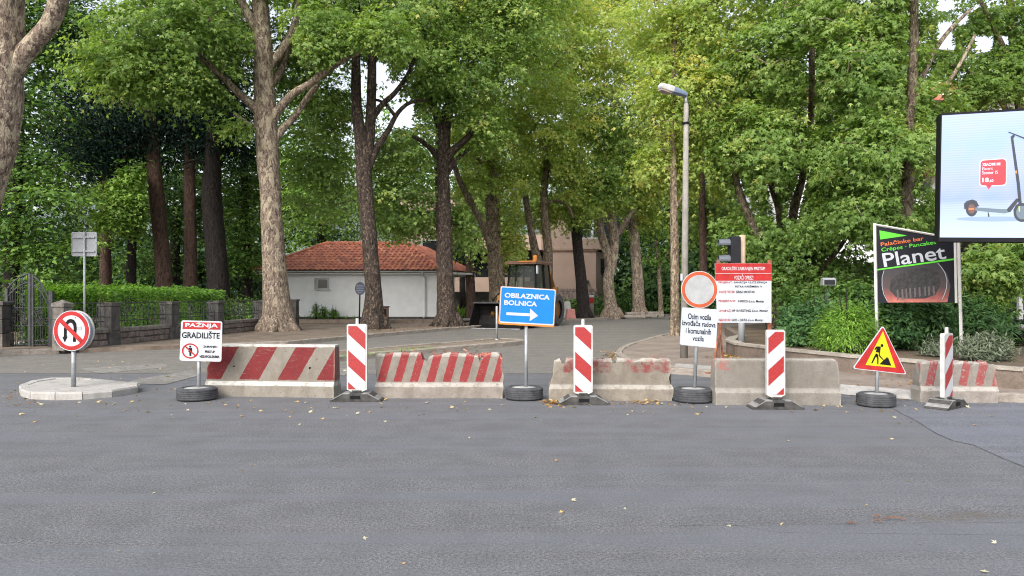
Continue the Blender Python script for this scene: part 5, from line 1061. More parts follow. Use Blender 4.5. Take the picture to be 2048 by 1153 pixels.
# roadworks triangle
Y = 10.66; r_ = sign_root('roadworks_sign', 'triangular yellow and red roadworks sign with a digging figure on a tyre base', 1752, Y)
tyre(r_, (.0, .0, 0), .262, .185); MB().bar((.015, .01, .15), (.035, .02, .75), .025, 10).build('post', M['galv'], r_, True)
T3 = [(1766, 651), (1813.6, 749.8), (1705, 737.6)]
bd = Board(r_, 'triangle_plate', (1760, 712), Y-.02, 0, rrect(T3, 6.5, 6), .015, M['white'])
cx, cy = 1761.5, 712.8
def sc3(f): return [(cx+(x-cx)*f, cy+(y-cy)*f) for x, y in T3]
bd.poly('red_field', [rrect(sc3(.955), 6, 6)], M['red'], 1); bd.poly('yellow_field', [[(1765.8, 662.7), (1791, 736), (1730.6, 730.4)]], M['yellow'], 2)
def q3(x, y): return (1690+x/6.07, 640+y/6.07)
bd.poly('worker_symbol', [ell(*q3(447, 312), 2.8, 3.1, 12), [q3(*p) for p in ((368, 335), (385, 322), (432, 325), (428, 360), (422, 402), (372, 392), (380, 345), (362, 372), (355, 358))], [q3(*p) for p in ((372, 410), (392, 412), (362, 470), (330, 530), (315, 528), (340, 470))],
                          [q3(*p) for p in ((380, 412), (400, 425), (405, 470), (402, 540), (388, 540), (388, 470), (372, 440))], [q3(*p) for p in ((408, 398), (424, 402), (420, 430), (468, 485), (460, 492), (408, 440))], [q3(*p) for p in ((416, 540), (462, 492), (505, 455), (522, 462), (560, 557))]], M['black'], 3)

# ---------------------------------------------------------------- concrete barriers
def barrier(label, px0, px1, Y0, Y1, h, mat, rough, chip, sl=0.0, sr=0.0, foot=.17, rebar=0, rot=0, seed=0, foot_h=.2, corner=.05):
    a, c = at(px0, 0, Y0), at(px1, 0, Y1); a.z = c.z = 0; L = (c-a).length; an = math.atan2(c.y-a.y, c.x-a.x); nrm = Vector((-math.sin(an), math.cos(an), 0))
    m = (a+c)/2+nrm*foot; root = thing('concrete_barrier', label, 'barrier', m, an, 'concrete barriers closing the street')
    half = [(foot, 0), (foot, foot_h-.015), (foot-.012, foot_h), (foot-.035, foot_h+.03), (foot-.045, foot_h+.045), (.1, h-.022), (.085, h)]
    prof = [(-x, z) for x, z in half]+[(x, z) for x, z in half[::-1]]; dp = []
    for i in range(len(prof)-1):
        p, q = Vector(prof[i]), Vector(prof[i+1]); n = max(1, int((q-p).length/.033)); dp += [p.lerp(q, k/n) for k in range(n)]
    dp.append(Vector(prof[-1])); nx = int(L/.033); b = MB(); vs = []
    for i in range(nx+1):
        u = i/nx; ch = 0
        if chip: ch = max(0, .6*nz(u*3.1+seed, 3)+.3*nz(u*8+seed, 9)+.15*nz(u*23+seed, 19))*chip
        ch = ch+(chip*.5 if nz(u*9+seed, 40) > .28 else 0)
        for p in dp:
            z = p.y; x0, x1 = -L/2+sl*max(0, z-foot_h), L/2-sr*max(0, z-foot_h); x = x0+(x1-x0)*u; y = p.x
            e_ = min(u, 1-u)*L
            if corner and e_ < corner: z = min(z, h-corner*(1-e_/corner)**2*(.8+.5*nz(seed, u*3)))
            if ch: z = z-ch*h*max(0, (z/h-.55)/.45)
            if rough:
                e = min(1, min(u, 1-u)*8+.6); d = rough*(nz(x*4+seed, y*4, z*4)+.6*nz(x*13+seed, y*13, z*13))
                y += d*(1 if p.x > 0 else -1)*-.8; x += rough*1.2*nz(x*6, z*7+seed, y*6)*(1.6 if e < .8 else .3)
                if z > .02: z += rough*.5*nz(x*9+seed, y*9, 4+z*9)*(1.0 if z > h*.85 else .4)
            vs.append((x, y, max(z, 0)))
    k = len(dp); fs = [(i*k+j, (i+1)*k+j, (i+1)*k+j+1, i*k+j+1) for i in range(nx) for j in range(k-1)]
    fs += [tuple(range(k)), tuple(nx*k+j for j in range(k-1, -1, -1))]; b.add(vs, fs)
    b.build('block', mat, root, 40)
    for q in range(rebar):
        x = random.uniform(-.3, .45)*L; z0 = h*(.93-.3*chip*.3); pts = [(x, -.02, z0-.08)]
        for s_ in range(4): pts.append((pts[-1][0]+random.uniform(-.05, .09), random.uniform(-.06, .06), z0+random.uniform(-.02, .12)))
        MB().tube(pts, .0045, 5).build('rebar', M['rust'], root)
    return root
RED = (.36, .045, .045)
m1 = barrier_mat('barrier_paint_wide', (0.194, 0.176, 0.150), (0.258, 0.237, 0.202), (.15, .02, .022), .63, .57, .52, 1.29, .3, .265, white_edge=0.95, top=0.785)
m2 = barrier_mat('barrier_paint_narrow', (0.189, 0.163, 0.144), (0.275, 0.245, 0.215), (.22, .03, .032), .254, .28, .5, 1.04, .58, .25, white_edge=0.42, top=0.64)
m3 = barrier_mat('barrier_paint_lost', (0.163, 0.142, 0.118), (0.267, 0.237, 0.198), (.18, .037, .037), .9, .1, .8, .75, 1.0, .42, white_edge=0.38, top=0.585)
m4 = barrier_mat('barrier_bare', (0.163, 0.150, 0.135), (0.228, 0.211, 0.189), (.3, .08, .07), 3.0, .1, .1, 1.04, 1.0, .5, white_edge=0.2, top=0.645)
m5 = barrier_mat('barrier_paint_faded', (0.206, 0.183, 0.168), (0.292, 0.267, 0.245), (.24, .06, .06), .24, .25, .5, 1.02, .8, .25, white_edge=0.4, top=0.57)
b1q = barrier('smooth concrete barrier with wide slanted dark red stripes and a white edge', 410, 667, 11.68, 11.47, .815, m1, .003, 0, 0, 0, seed=1, foot_h=.21, corner=0)
bq = barrier('worn concrete barrier with narrow red stripes and bent rebar on its crumbling top', 751, 1006, 11.43, 11.43, .70, m2, .016, .24, 0, .06, rebar=9, seed=2)
barrier('rough concrete barrier with crumbling edges and mostly lost red paint', 1097, 1345, 11.2, 11.12, .635, m3, .024, .24, .28, .04, rebar=2, seed=5)
barrier('plain grey concrete barrier with clean edges and almost no paint', 1431, 1682, 10.74, 10.7, .665, m4, .005, 0, .01, .02, seed=8, corner=.07)
barrier('short chipped concrete barrier with faded pink and white stripes', 1843, 1997, 10.95, 10.9, .61, m5, .02, .18, .08, .09, seed=11)
for px, py in ((464, 735), (623, 736)):
    a = at(px, py, 11.63); x = (Vector((a.x, 11.63, 0))-b1q.location).dot(Vector((math.cos(b1q.rotation_euler.z), math.sin(b1q.rotation_euler.z), 0)))
    MB().tube([(x, -.1165, a.z), (x, -.08, a.z)], .021, 10).build('lifting_hole', M['black'], b1q)
# frayed warning tape caught on the broken barrier top
tp = MB()
for k in range(26):
    x = random.uniform(.42, .86); p = Vector((x, random.uniform(-.1, .05), random.uniform(.60, .68))); pts = [p]
    for s_ in range(3): pts.append(pts[-1]+Vector((random.uniform(-.07, .07), random.uniform(-.05, .04), random.uniform(-.05, .05))))
    w = random.uniform(.006, .018)
    for i in range(3): a_, c_ = pts[i], pts[i+1]; tp.add([a_, c_, c_+Vector((.3*w, -.2*w, w)), a_+Vector((.3*w, -.2*w, w))], [(0, 1, 2, 3)])
tpo = tp.build('warning_tape', plain('torn_tape', (.66, .2, .13), .5, 0, .5, 20), None); tag(tpo, 'frayed red and white warning tape caught on the crumbling barrier top', 'tape')
tpo.location = bq.location; tpo.rotation_euler = bq.rotation_euler

# ---------------------------------------------------------------- delineator boards
def delineator(label, px, Y, y0, y1, wpx, yaw, mirror, nub, base_w):
    r_ = thing('delineator_board', label, 'traffic delineator', (at(px, 0, Y).x, Y, 0), yaw, 'red and white delineator boards'); s = Y/F
    w, zb, zt = wpx*s, at(0, y1, Y).z, at(0, y0, Y).z; hh = zt-zb
    fr = MB(); n = 4; oc = [(-w/2, zb+.03), (-w*.3, zb), (0, zb-.025), (w*.3, zb), (w/2, zb+.03), (w/2, zt-.02), (w/2-.02, zt), (-w/2+.02, zt), (-w/2, zt-.02)]
    p = fr.prism(oc, -.03, .03).build('panel', M['white_dirty'], r_)
    x0, z0, x1, z1 = -w/2+.022, zb+.035, w/2-.022, zt-.03; MB().add([(x0, -.0325, z0), (x1, -.0325, z0), (x1, -.0325, z1), (x0, -.0325, z1)], [(0, 1, 2, 3)]).build('reflective_face', M['refl_w'], p)
    per, sl = hh*.475, .92*(-1 if mirror else 1); ww = x1-x0
    for k in range(-1, 4):
        top = z1+.0+.12*hh-(k*per) ; q = [(x0, top+ (0 if not mirror else -abs(sl)*ww)), (x1, top-sl*ww if not mirror else top), (x1, (top-sl*ww if not mirror else top)-per*.5), (x0, top+(0 if not mirror else -abs(sl)*ww)-per*.5)]
        q = clip(q, x0, z0, x1, z1)
        if len(q) > 2: MB().add([(a_, -.035, b_) for a_, b_ in q], [tuple(range(len(q)))]).build('red_stripe', M['red_w'], p)
    if nub: MB().lathe([(.026, 0), (.024, .085), (.012, .09)], 12, (0, 0, zt-.003)).build('lamp_peg', M['white_dirty'], r_, 40)
    bw = base_w*s; oc = [(-bw/2, 0), (bw/2, 0), (bw/2, .02), (bw*.27, .125), (-bw*.27, .125), (-bw/2, .02)]
    bo_ = MB().prism(oc, -.15, .15).build('rubber_foot', M['rubber_base'], r_)
    for sgn in (-1, 1): MB().prism([(sgn*bw*.12, .127), (sgn*bw*.26, .127), (sgn*bw*.47, .036), (sgn*bw*.44, .036), (sgn*bw*.25, .117), (sgn*bw*.12, .117)][::sgn], -.155, .155).build('foot_rib', M['foot_grey'], bo_)
    MB().box((0, -.152, .07), (bw*.2, .006, .05)).build('grip_recess', M['black'], bo_); MB().box((0, 0, .135), (w*.5, .1, .05), 0, .01).build('socket', M['rubber_base'], bo_)
    if zb > .12: MB().bar((0, 0, .1), (0, 0, zb), .02, 8).build('stub', M['white_dirty'], r_)
    return r_
rw_ = NT('reflective_white'); n1 = rw_.noise(26, 5, .7); M['refl_w'] = rw_.done(rw_.mix(rw_.ramp(n1, [(.56, 0), (.68, .6)]), (.4, .42, .45), (.29, .283, .27)), .45)
rr_ = NT('reflective_red'); n1 = rr_.noise(30, 5, .75); n2 = rr_.noise(11, 5, .8, rr_.map((1, 1, 4)), 1.5)
M['red_w'] = rr_.done(rr_.mix(rr_.ramp(n2, [(.66, 0), (.7, .75)]), rr_.ramp(n1, [(.35, (.23, .013, .016)), (.65, (.34, .025, .023))]), (.5, .46, .43)), .42)
M['foot_grey'] = plain('foot_rib_grey', (.2, .2, .195), .8, 0, .25, 12)
delineator('striped delineator board with white peg between the two red striped barriers', 714.5, 11.18, 648.5, 783, 40, 0, False, True, 101)
delineator('striped delineator board with white peg in front of the crumbling unpainted barrier', 1166, 10.86, 650.5, 788, 38, 0, False, True, 104)
delineator('striped delineator board without a peg in front of the plain grey barrier', 1550.5, 10.44, 660, 794, 37, 0, True, False, 102)
delineator('narrow turned delineator board with peg in front of the pink striped barrier', 1893, 10.5, 667, 798, 40, R(38), True, True, 100)

# ---------------------------------------------------------------- lamp post, traffic light, posts
Y = 17.4; r_ = sign_root('street_lamp', 'tall tapered concrete street lamp post with one flat lamp head', 1369, Y, .115, 'street lamp'); lo_ = r_.location
P0 = at(1368, 0, Y); P0.z = .1; P1 = at(1372.5, 208, Y)
MB().tube([P0, P0.lerp(P1, .5), P1], [.092, .076, .056], 12).build('pole', M['pole_conc'], r_, True, origin=lo_)
P2 = at(1371.5, 190, Y); MB().tube([P1-Vector((0, 0, .05)), P2], [.038, .034], 10).build('pole_top', M['galv'], r_, True, origin=lo_)
a, c = at(1318, 172, Y-.25), at(1373, 190, Y); d = (c-a).normalized(); up = Vector((0, 0, 1)); sd = d.cross(up).normalized(); up = sd.cross(d)
def loft(p, q, secs, mat, name, par):
    b = MB(); vs = []
    for t, w, h0, h1 in secs:
        m_ = p.lerp(q, t)
        for x, z in ((-1, .0), (-.9, -.8), (-.5, -1), (.5, -1), (.9, -.8), (1, 0), (.85, .7), (.4, 1), (-.4, 1), (-.85, .7)): vs.append(m_+sd*x*w+up*(z*(h1 if z > 0 else h0)))
    n = 10; k = len(secs); b.add(vs, [(i*n+j, i*n+(j+1) % n, (i+1)*n+(j+1) % n, (i+1)*n+j) for i in range(k-1) for j in range(n)]+[tuple(range(n-1, -1, -1)), tuple((k-1)*n+j for j in range(n))])
    return b.build(name, mat, par, 50, origin=lo_)
hd_ = loft(a, c, [(0, .05, .03, .03), (.04, .11, .07, .07), (.3, .14, .1, .085), (.46, .14, .09, .085)], M['white_dirty'], 'lamp_head', r_)
loft(a, c, [(.463, .135, .085, .083), (.8, .10, .06, .065), (1.0, .06, .05, .05)], plain('lamp_blue_grey', (.16, .21, .3), .4), 'gear_cover', r_)
loft(a-up*.075, c-up*.075, [(.05, .08, .03, .01), (.25, .11, .05, .01), (.42, .1, .045, .01)], plain('lamp_lens', (.33, .27, .23), .3), 'lens', r_)
cb = [at(1375, 196, Y-.06), at(1378.5, 215, Y-.06), at(1379, 232, Y-.06), at(1375, 245, Y-.07), at(1371, 247, Y-.08)]
MB().tube(cb, .008, 5).build('cable', M['black'], r_, origin=lo_); z = at(0, 247, Y).z; MB().lathe([(.083, -.02), (.083, .02)], 12, (cb[3].x-.03, Y, z)).build('strap', M['black'], r_, origin=lo_)
MB().box((at(1361, 560, Y).x, Y-.1, at(0, 555, Y).z), (.05, .02, .16)).build('notice', M['white'], r_, origin=lo_)
Y = 18.6; r_ = sign_root('traffic_light', 'black traffic light head facing left on a grey post behind the project board', 1483, Y, .115, 'traffic light')
tz = at(0, 471, Y).z-.115; MB().tube([(0, 0, 0), (0, 0, 1.5)], .085, 12).build('post', M['sign_back'], r_, True); MB().tube([(.015, 0, 1.5), (.015, 0, tz)], .083, 12).build('upper_post', plain('post_buff', (.4, .3, .21), .7), r_, True)
def wl(px, py, dY=0.0): return at(px, py, Y+dY)-r_.location
h0, h1 = wl(0, 566).z, wl(0, 474).z; hx = wl(1467, 0).x
hs = MB().box((hx, -.05, (h0+h1)/2), (.24, .32, h1-h0), 0, .03).build('housing', M['signal_black'], r_)
for py in (488, 520, 550):
    cz = wl(0, py).z; v = MB(); n = 10; vs = []
    for x, r2 in ((hx-.12, .125), (hx-.40, .115)):
        for k in range(n+1): t = math.pi*(-.12)+math.pi*1.24*k/n; vs.append((x, -.05+r2*math.cos(t), cz+r2*math.sin(t)*(1 if x > hx-.2 else .9)))
    v.add(vs, [(k, k+1, n+2+k, n+1+k) for k in range(n)]); v.build('visor', M['visor_grey'], hs)
    MB().tube([(hx-.123, -.05, cz), (hx-.135, -.05, cz)], .105, 16).build('lens', M['glass'], hs)
MB().box((hx+.16, -.03, h1-.12), (.16, .06, .05)).build('bracket', M['signal_black'], r_); MB().box((hx+.16, -.03, h0+.12), (.16, .06, .05)).build('bracket', M['signal_black'], r_)
Y = 24.6; r_ = sign_root('steel_post', 'short thin bare steel post standing on the median', 993.5, Y, .09, 'post'); MB().tube([(0, 0, 0), (0, 0, at(0, 613, Y).z-.09)], .038, 8).build('shaft', M['galv'], r_, True); MB().lathe([(.07, 0), (.05, .04), (.04, .05)], 10).build('collar', M['galv'], r_)
Y = 29.0; r_ = sign_root('round_info_sign', 'small round navy blue information sign on a black pole before the white house', 719.5, Y, .115, 'information sign')
MB().bar((-.03, .03, 0), (0, .03, at(0, 580, Y).z-.115), .03, 8).build('pole', M['black'], r_, True); bd = Board(r_, 'disc', (720, 577.5), Y, 0, ell(720, 577.5, 10.3, 13, 24), .03, M['navy'])
bd.poly('print_line', [[(713, y), (727, y), (727, y+1.5), (713, y+1.5)] for y in (571.5, 576, 581)]+[[(715, 585.5), (725, 585.5), (725, 586.7), (715, 586.7)]], plain('dim_print', (.09, .11, .16), .5), 1)
Y = 40.5; r_ = sign_root('leaning_post', 'short black post leaning beside the dark forked plane trunk', 733, Y, .2, 'post'); MB().bar((.05, 0, 0), (-.06, 0, .85), .05, 8).build('shaft', M['black'], r_); MB().lathe([(.06, 0), (.06, .05)], 8, (-.06, 0, .83)).build('cap', M['iron'], r_)
Y = 37.5; r_ = sign_root('utility_cabinet', 'brown utility cabinet half hidden right of the dark forked trunk', 766, Y, .12, 'cabinet'); MB().box((0, 0, .42), (.52, .4, .84), 0, .02).build('body', M['wood_brown'], r_); MB().box((0, 0, .87), (.6, .48, .05), 0, .01).build('lid', M['machine_dark'], r_); MB().box((.0, -.205, .42), (.42, .012, .7)).build('door', M['machine_dark'], r_)
Y = 19.6; r_ = sign_root('floodlight', 'small grey floodlight on a stake between the shrubs', 1655, Y, SZ, 'floodlight'); z = at(0, 569, Y).z-SZ
MB().bar((0, 0, -.02), (0, 0, z), .025, 8).build('stake', M['iron'], r_); MB().box((0, -.05, z+.07), (.34, .16, .2), 0, .03).build('lamp_housing', M['sign_back'], r_); MB().box((0, -.135, z+.05), (.28, .015, .12)).build('lens', M['glass'], r_)
Y = 17.4; r_ = sign_root('globe_lamp', 'dark garden lamp post with a white globe by the cafe at the right edge', 2042, Y, SZ, 'garden lamp'); z = at(0, 650, Y).z-SZ
MB().lathe([(.17, 0), (.2, .36), (.18, .38), (.17, .34)], 16, (0, 0, 0)).build('pot', M['machine_dark'], r_, 40); MB().bar((0, 0, .3), (0, 0, z-.1), .035, 10).build('pole', M['black'], r_, True)
gl = MB(); n = 8; gl.lathe([(.02, -.125)]+[(.125*math.cos(t), .125*math.sin(t)) for t in [-1.3+1.5*k/n for k in range(n+1)]]+[(.12, .02)], 18, (0, 0, z)); gl.build('globe', M['white'], r_, True); MB().lathe([(.14, .025), (.15, .045), (.1, .11), (.02, .13)], 18, (0, 0, z)).build('cap', M['black'], r_, True)

# ---------------------------------------------------------------- pancake bar sign and advertising screen
Y = 15.3; r_ = sign_root('pancake_bar_sign', 'black pancake bar sign board with green and white lettering between white posts', 1833, Y, SZ, 'advertising sign')
yw = R(-14); ro = r_.location
def q4(x, y): return (1740+x/6.405, 440+y/6.405)
bd = Board(r_, 'panel', (1833, 550), Y, yw, [q4(85, 80), q4(1072, 251), q4(1086, 1060), q4(104, 1068)], .05, M['planet_black'])
def bar_px(name, pts, rad, mat, dy=-.01):
    P = []
    for p in pts: x, z = bd.L(*q4(*p)); w_ = bd.rot @ Vector((x, dy, z)); P.append(w_+bd.o-ro)
    b = MB()
    for i in range(len(P)-1): b.tube([P[i], P[i+1]], rad, 4)
    return b.build(name, mat, r_)
bl_ = bd.L(*q4(95, 1700)); 
bar_px('post', [(58, 45), (92, 1640)], .034, M['frame_alu']); bar_px('post', [(1130, 240), (1176, 1800)], .036, M['frame_alu']); bar_px('frame_rail', [(60, 62), (1090, 242)], .022, M['frame_alu']); bar_px('frame_rail', [(1088, 240), (1104, 1066)], .03, M['frame_alu'])
bd.poly('green_triangle', [[q4(120, 135), q4(130, 253), q4(472, 203)]], M['green'], 1); bd.poly('green_line', [[q4(92, 632), q4(92, 650), q4(1082, 516), q4(1082, 492)]], M['green'], 2)
bd.text('Palačinke bar', q4(140, 342), q4(690, 262), q4(133, 288), M['orange_txt'], 2, .012); bd.text('Crêpes · Pancakes', q4(150, 425), q4(850, 325), q4(141, 362), M['green'], 2, .008); bd.text('Planet', q4(182, 608), q4(980, 502), q4(150, 432), M['white'], 2, .012)
pm = NT('sign_picture'); sp = pm.n('ShaderNodeSeparateXYZ'); pm.l(pm.tc.outputs['Object'], sp.inputs[0]); zz = sp.outputs[2]; f = pm.ramp(pm.math('MULTIPLY_ADD', zz, -1.5, .05), [(.0, (.025, .024, .03)), (.45, (.06, .035, .035)), (.75, (.3, .07, .06)), (1, (.62, .2, .14))])
pic = pm.done(pm.mix(pm.ramp(pm.noise(7, 4), [(.4, .0), (.65, .45)]), f, (.05, .035, .035)), .4)
def below(poly): return clip([(x, y) for x, y in poly], 0, 0, 9999, q4(0, 1056)[1])
bd.poly('picture', [[q4(165, 645), q4(880, 548), q4(990, 700), q4(1030, 850), q4(990, 1056), q4(225, 1060), q4(150, 850)]], pic, 1)
bd.poly('filling', [[q4(330, 720), q4(520, 640), q4(760, 610), q4(880, 680), q4(905, 820), q4(840, 960), q4(700, 1010), q4(480, 1010), q4(330, 990), q4(250, 900), q4(260, 790)]], plain('picture_dark', (.022, .02, .022), .4, 0, .6, 14), 2)
for k, x in enumerate((340, 400, 450, 500, 560, 620, 690, 740, 800)): bd.poly('filling_streak', [[q4(x, 900-6*k), q4(x+22, 890-6*k), q4(x+30, 1020-9*k), q4(x+8, 1040-9*k)]], plain('picture_grey_%d' % k, (.09+.01*(k % 3), .075, .08), .4), 3)
arcs = [(860, 552), (910, 610), (955, 680), (980, 770), (975, 870), (945, 960), (915, 1020)]; al = [(175, 652), (150, 740), (150, 850), (170, 950), (215, 1040)]
bd.poly('white_arc', [[q4(*arcs[i]), q4(*arcs[i+1]), q4(arcs[i+1][0]+9, arcs[i+1][1]+2), q4(arcs[i][0]+9, arcs[i][1]+2)] for i in range(6)]+[[q4(*al[i]), q4(*al[i+1]), q4(al[i+1][0]+6, al[i+1][1]), q4(al[i][0]+6, al[i][1])] for i in range(4)], M['white'], 4)

Y = 13.0; r_ = thing('advertising_screen', 'large bright advertising screen with an electric scooter at the right edge', 'advertising screen', (at(2100, 0, Y).x+.5, Y-.55, 0))
yw = R(-16); bd = Board(r_, 'bezel', (1882, 350), Y, yw, [(1881.5, 227), (2420, 195), (2420, 487), (1877.2, 483.5)], .28, M['bezel'])
def emis(name, c, s=1.0, build=None):
    t = NT(name); col = c if build is None else build(t); t.val(col, t.b.inputs['Emission Color']); t.b.inputs['Emission Strength'].default_value = s; t.b.inputs['Base Color'].default_value = (.01, .01, .01, 1); t.b.inputs['Roughness'].default_value = .6; return t.m
def scr(t):
    sp = t.n('ShaderNodeSeparateXYZ'); t.l(t.tc.outputs['Object'], sp.inputs[0]); x, z = sp.outputs[0], sp.outputs[2]
    g = t.ramp(t.math('MULTIPLY_ADD', z, .42, .5), [(.0, (.46, .6, .80)), (.27, (.34, .42, .66)), (.31, (.25, .34, .62)), (.5, (.33, .40, .72)), (.72, (.30, .43, .74)), (1, (.40, .46, .76))])
    g = t.mix(t.ramp(t.noise(1.6, 2), [(.45, 0), (.7, .35)]), g, (.46, .42, .74)); ln = t.math('MULTIPLY_ADD', t.math('SINE', t.math('MULTIPLY', z, 150)), .05, .95); return t.mix(1, g, ln, 'MULTIPLY')
bd.poly('screen', [[(1884, 231.5), (1879.4, 475.2), (2412, 477.5), (2412, 201)]], emis('screen_light', None, 0.83, scr), 1)
def q5(x, y): return (1860+x/4.436, 230+y/4.436)
e_red = emis('screen_red', (.5, .025, .04), .9); e_w = emis('screen_white', (.52, .54, .62), 1); e_dk = emis('screen_dark', (.02, .026, .04), .9); e_gr = emis('screen_grey', (.11, .15, .19), .9); e_sh = emis('screen_shade', (.22, .3, .55), .9); e_or = emis('screen_orange', (.5, .2, .05), .9); e_yl = emis('screen_lime', (.5, .6, .08), .9)
bd.poly('scooter_shadow', [ell(*q5(560, 925), 74, 5, 30)], e_sh, 2)
bub = rrect([q5(448, 408), q5(674, 392), q5(672, 622), q5(443, 630)], 8); bd.poly('bubble_edge', [rrect([q5(440, 400), q5(682, 384), q5(680, 630), q5(435, 638)], 9)], e_w, 2); bd.poly('speech_bubble', [bub, [q5(495, 625), q5(520, 664), q5(548, 624)]], e_red, 3)
bd.text('XIAOMI MI', q5(462, 457), q5(622, 450), q5(462, 430), e_w, 4, .03); bd.text('Electric', q5(462, 493), q5(556, 488), q5(462, 468), e_w, 4); bd.text('Scooter 1S', q5(462, 530), q5(600, 524), q5(462, 502), e_w, 4, .01); bd.text('18', q5(462, 600), q5(520, 598), q5(462, 560), e_w, 4, .03); bd.text(',60', q5(522, 602), q5(562, 598), q5(522, 576), e_w, 4, .02)
wc, wr = q5(368, 835), 61/4.436; bd.ring('scooter_tyre', ell(*wc, wr*.86, wr*1.12), ell(*wc, wr*.5, wr*.68), e_dk, 4); bd.poly('scooter_hub', [ell(*wc, wr*.5, wr*.68)], emis('screen_hub', (.14, .06, .05), .9), 4)
fc, fr_ = q5(815, 868), 84/4.436; bd.ring('scooter_tyre', ell(*fc, fr_*.9, fr_), ell(*fc, fr_*.62, fr_*.72), e_dk, 4); bd.poly('scooter_hub', [ell(*fc, fr_*.62, fr_*.72)], e_gr, 4)
bd.poly('scooter_fender', [[q5(300, 790), q5(325, 765), q5(375, 752), q5(410, 765), q5(436, 812), q5(420, 815), q5(385, 778), q5(340, 785), q5(312, 840), q5(302, 838)]], e_dk, 5); bd.poly('scooter_fender', [[q5(735, 850), q5(760, 800), q5(800, 780), q5(860, 790), q5(850, 802), q5(795, 800), q5(752, 860)]], e_dk, 5)
bd.poly('scooter_deck', [[q5(400, 822), q5(640, 838), q5(690, 838), q5(700, 865), q5(660, 876), q5(400, 852)]], e_gr, 5); bd.poly('scooter_neck', [[q5(680, 838), q5(765, 742), q5(795, 752), q5(712, 862), q5(690, 868)]], e_dk, 6)
bd.poly('scooter_stem', [[q5(712, 195), q5(736, 200), q5(795, 610), q5(812, 790), q5(782, 790), q5(766, 610)]], e_dk, 6); bd.poly('scooter_handlebar', [[q5(688, 158), q5(700, 152), q5(910, 232), q5(900, 246)], [q5(712, 195), q5(740, 175), q5(752, 190), q5(735, 215)]], e_dk, 7)
bd.poly('scooter_reflector', [[q5(340, 832), q5(388, 830), q5(388, 842), q5(340, 844)], [q5(752, 496), q5(768, 496), q5(768, 522), q5(754, 522)]], e_or, 7); bd.poly('scooter_light', [[q5(782, 815), q5(792, 812), q5(796, 850), q5(786, 866)]], e_yl, 7); bd.poly('kickstand', [[q5(510, 866), q5(518, 866), q5(528, 902), q5(512, 908)]], e_dk, 5)
mx_ = (bd.rot @ Vector((3.0, .45, 0)))+bd.o-r_.location
MB().box((mx_.x, mx_.y, 2.6), (.35, .35, 5.2)).build('mast', M['iron'], r_)

# ---------------------------------------------------------------- backhoe loader
ld = thing('backhoe_loader', 'parked yellow backhoe loader with a black front bucket behind the blue detour sign', 'construction vehicle', (.70, 37.6, .0), R(-25)); ld.scale = (1.12, 1.12, 1.14)
bk = MB(); W = 1.2; bp = [(-2.75, 1.05), (-2.35, .95), (-2.2, .55), (-2.4, .16), (-2.75, .06), (-3.3, .03)]
for i in range(len(bp)-1):
    (y0, z0), (y1, z1) = bp[i], bp[i+1]; bk.add([(-W, y0, z0), (W, y0, z0), (W, y1, z1), (-W, y1, z1), (-W, y0+.05, z0), (W, y0+.05, z0), (W, y1+.05, z1-.03), (-W, y1+.05, z1-.03)], [(0, 1, 2, 3), (7, 6, 5, 4), (0, 3, 7, 4), (2, 1, 5, 6)])
bko = bk.build('bucket', M['machine_dark'], ld)
for s_ in (-1, 1): MB().add([(s_*W, y, z) for y, z in bp]+[(s_*(W-.03), y, z) for y, z in bp], [tuple(range(6)), tuple(range(11, 5, -1))]+[(i, i+6, (i+1) % 6+6, (i+1) % 6) for i in range(6)]).build('side_plate', M['machine_dark'], bko)
MB().box((0, -3.32, .03), (2*W+.04, .12, .03)).build('cutting_edge', M['galv'], bko); MB().box((0, -2.78, 1.07), (2*W, .1, .05)).build('top_lip', M['iron'], bko)
for s_ in (-1, 1):
    MB().tube([(s_*.55, -.4, 1.5), (s_*.55, -1.5, 1.35), (s_*.55, -2.3, .55)], .09, 6).build('loader_arm', M['cab_yellow'], ld); MB().tube([(s_*.55, -.9, 1.0), (s_*.55, -1.9, 1.0)], .05, 8).build('hydraulic_ram', M['galv'], ld)
MB().tube([(-.55, -2.25, 1.15), (-.45, -1.9, 1.45), (-.3, -2.15, 1.0)], .05, 6).build('bucket_link', M['machine_dark'], ld)
MB().box((0, -1.35, 1.1), (.85, 1.5, .62), 0, .08).build('bonnet', M['cab_yellow'], ld); MB().box((0, .3, .8), (1.3, 3.2, .4), 0, .05).build('chassis', M['machine_dark'], ld)
for (x, y, rr, w) in ((-.95, -1.5, .5, .36), (.95, -1.5, .5, .36), (-.98, 1.0, .74, .5), (.98, 1.0, .74, .5)):
    b = MB(); n = 24; pr = [(rr*.55, -w/2), (rr*.92, -w/2), (rr, -w*.36), (rr, w*.36), (rr*.92, w/2), (rr*.55, w/2)]
    vs = [(x+t, y+r*math.cos(2*math.pi*k/n), rr+r*math.sin(2*math.pi*k/n)) for r, t in pr for k in range(n)]; b.add(vs, [(i*n+k, i*n+(k+1) % n, (i+1)*n+(k+1) % n, (i+1)*n+k) for i in range(5) for k in range(n)])
    wh = b.build('wheel', M['rubber'], ld, 40); MB().tube([(x-w*.3, y, rr), (x+w*.3, y, rr)], rr*.56, 18).build('rim', M['cab_yellow'], wh)
gt = NT('cab_glass'); gt.done((.05, .06, .055), .05); tr = gt.n('ShaderNodeBsdfTransparent'); tr.inputs[0].default_value = (.62, .68, .64, 1); mx = gt.n('ShaderNodeMixShader'); mx.inputs[0].default_value = .72
_o = [n for n in gt.t.nodes if n.type == 'OUTPUT_MATERIAL'][0]; gt.l(gt.b.outputs[0], mx.inputs[1]); gt.l(tr.outputs[0], mx.inputs[2]); gt.l(mx.outputs[0], _o.inputs[0])
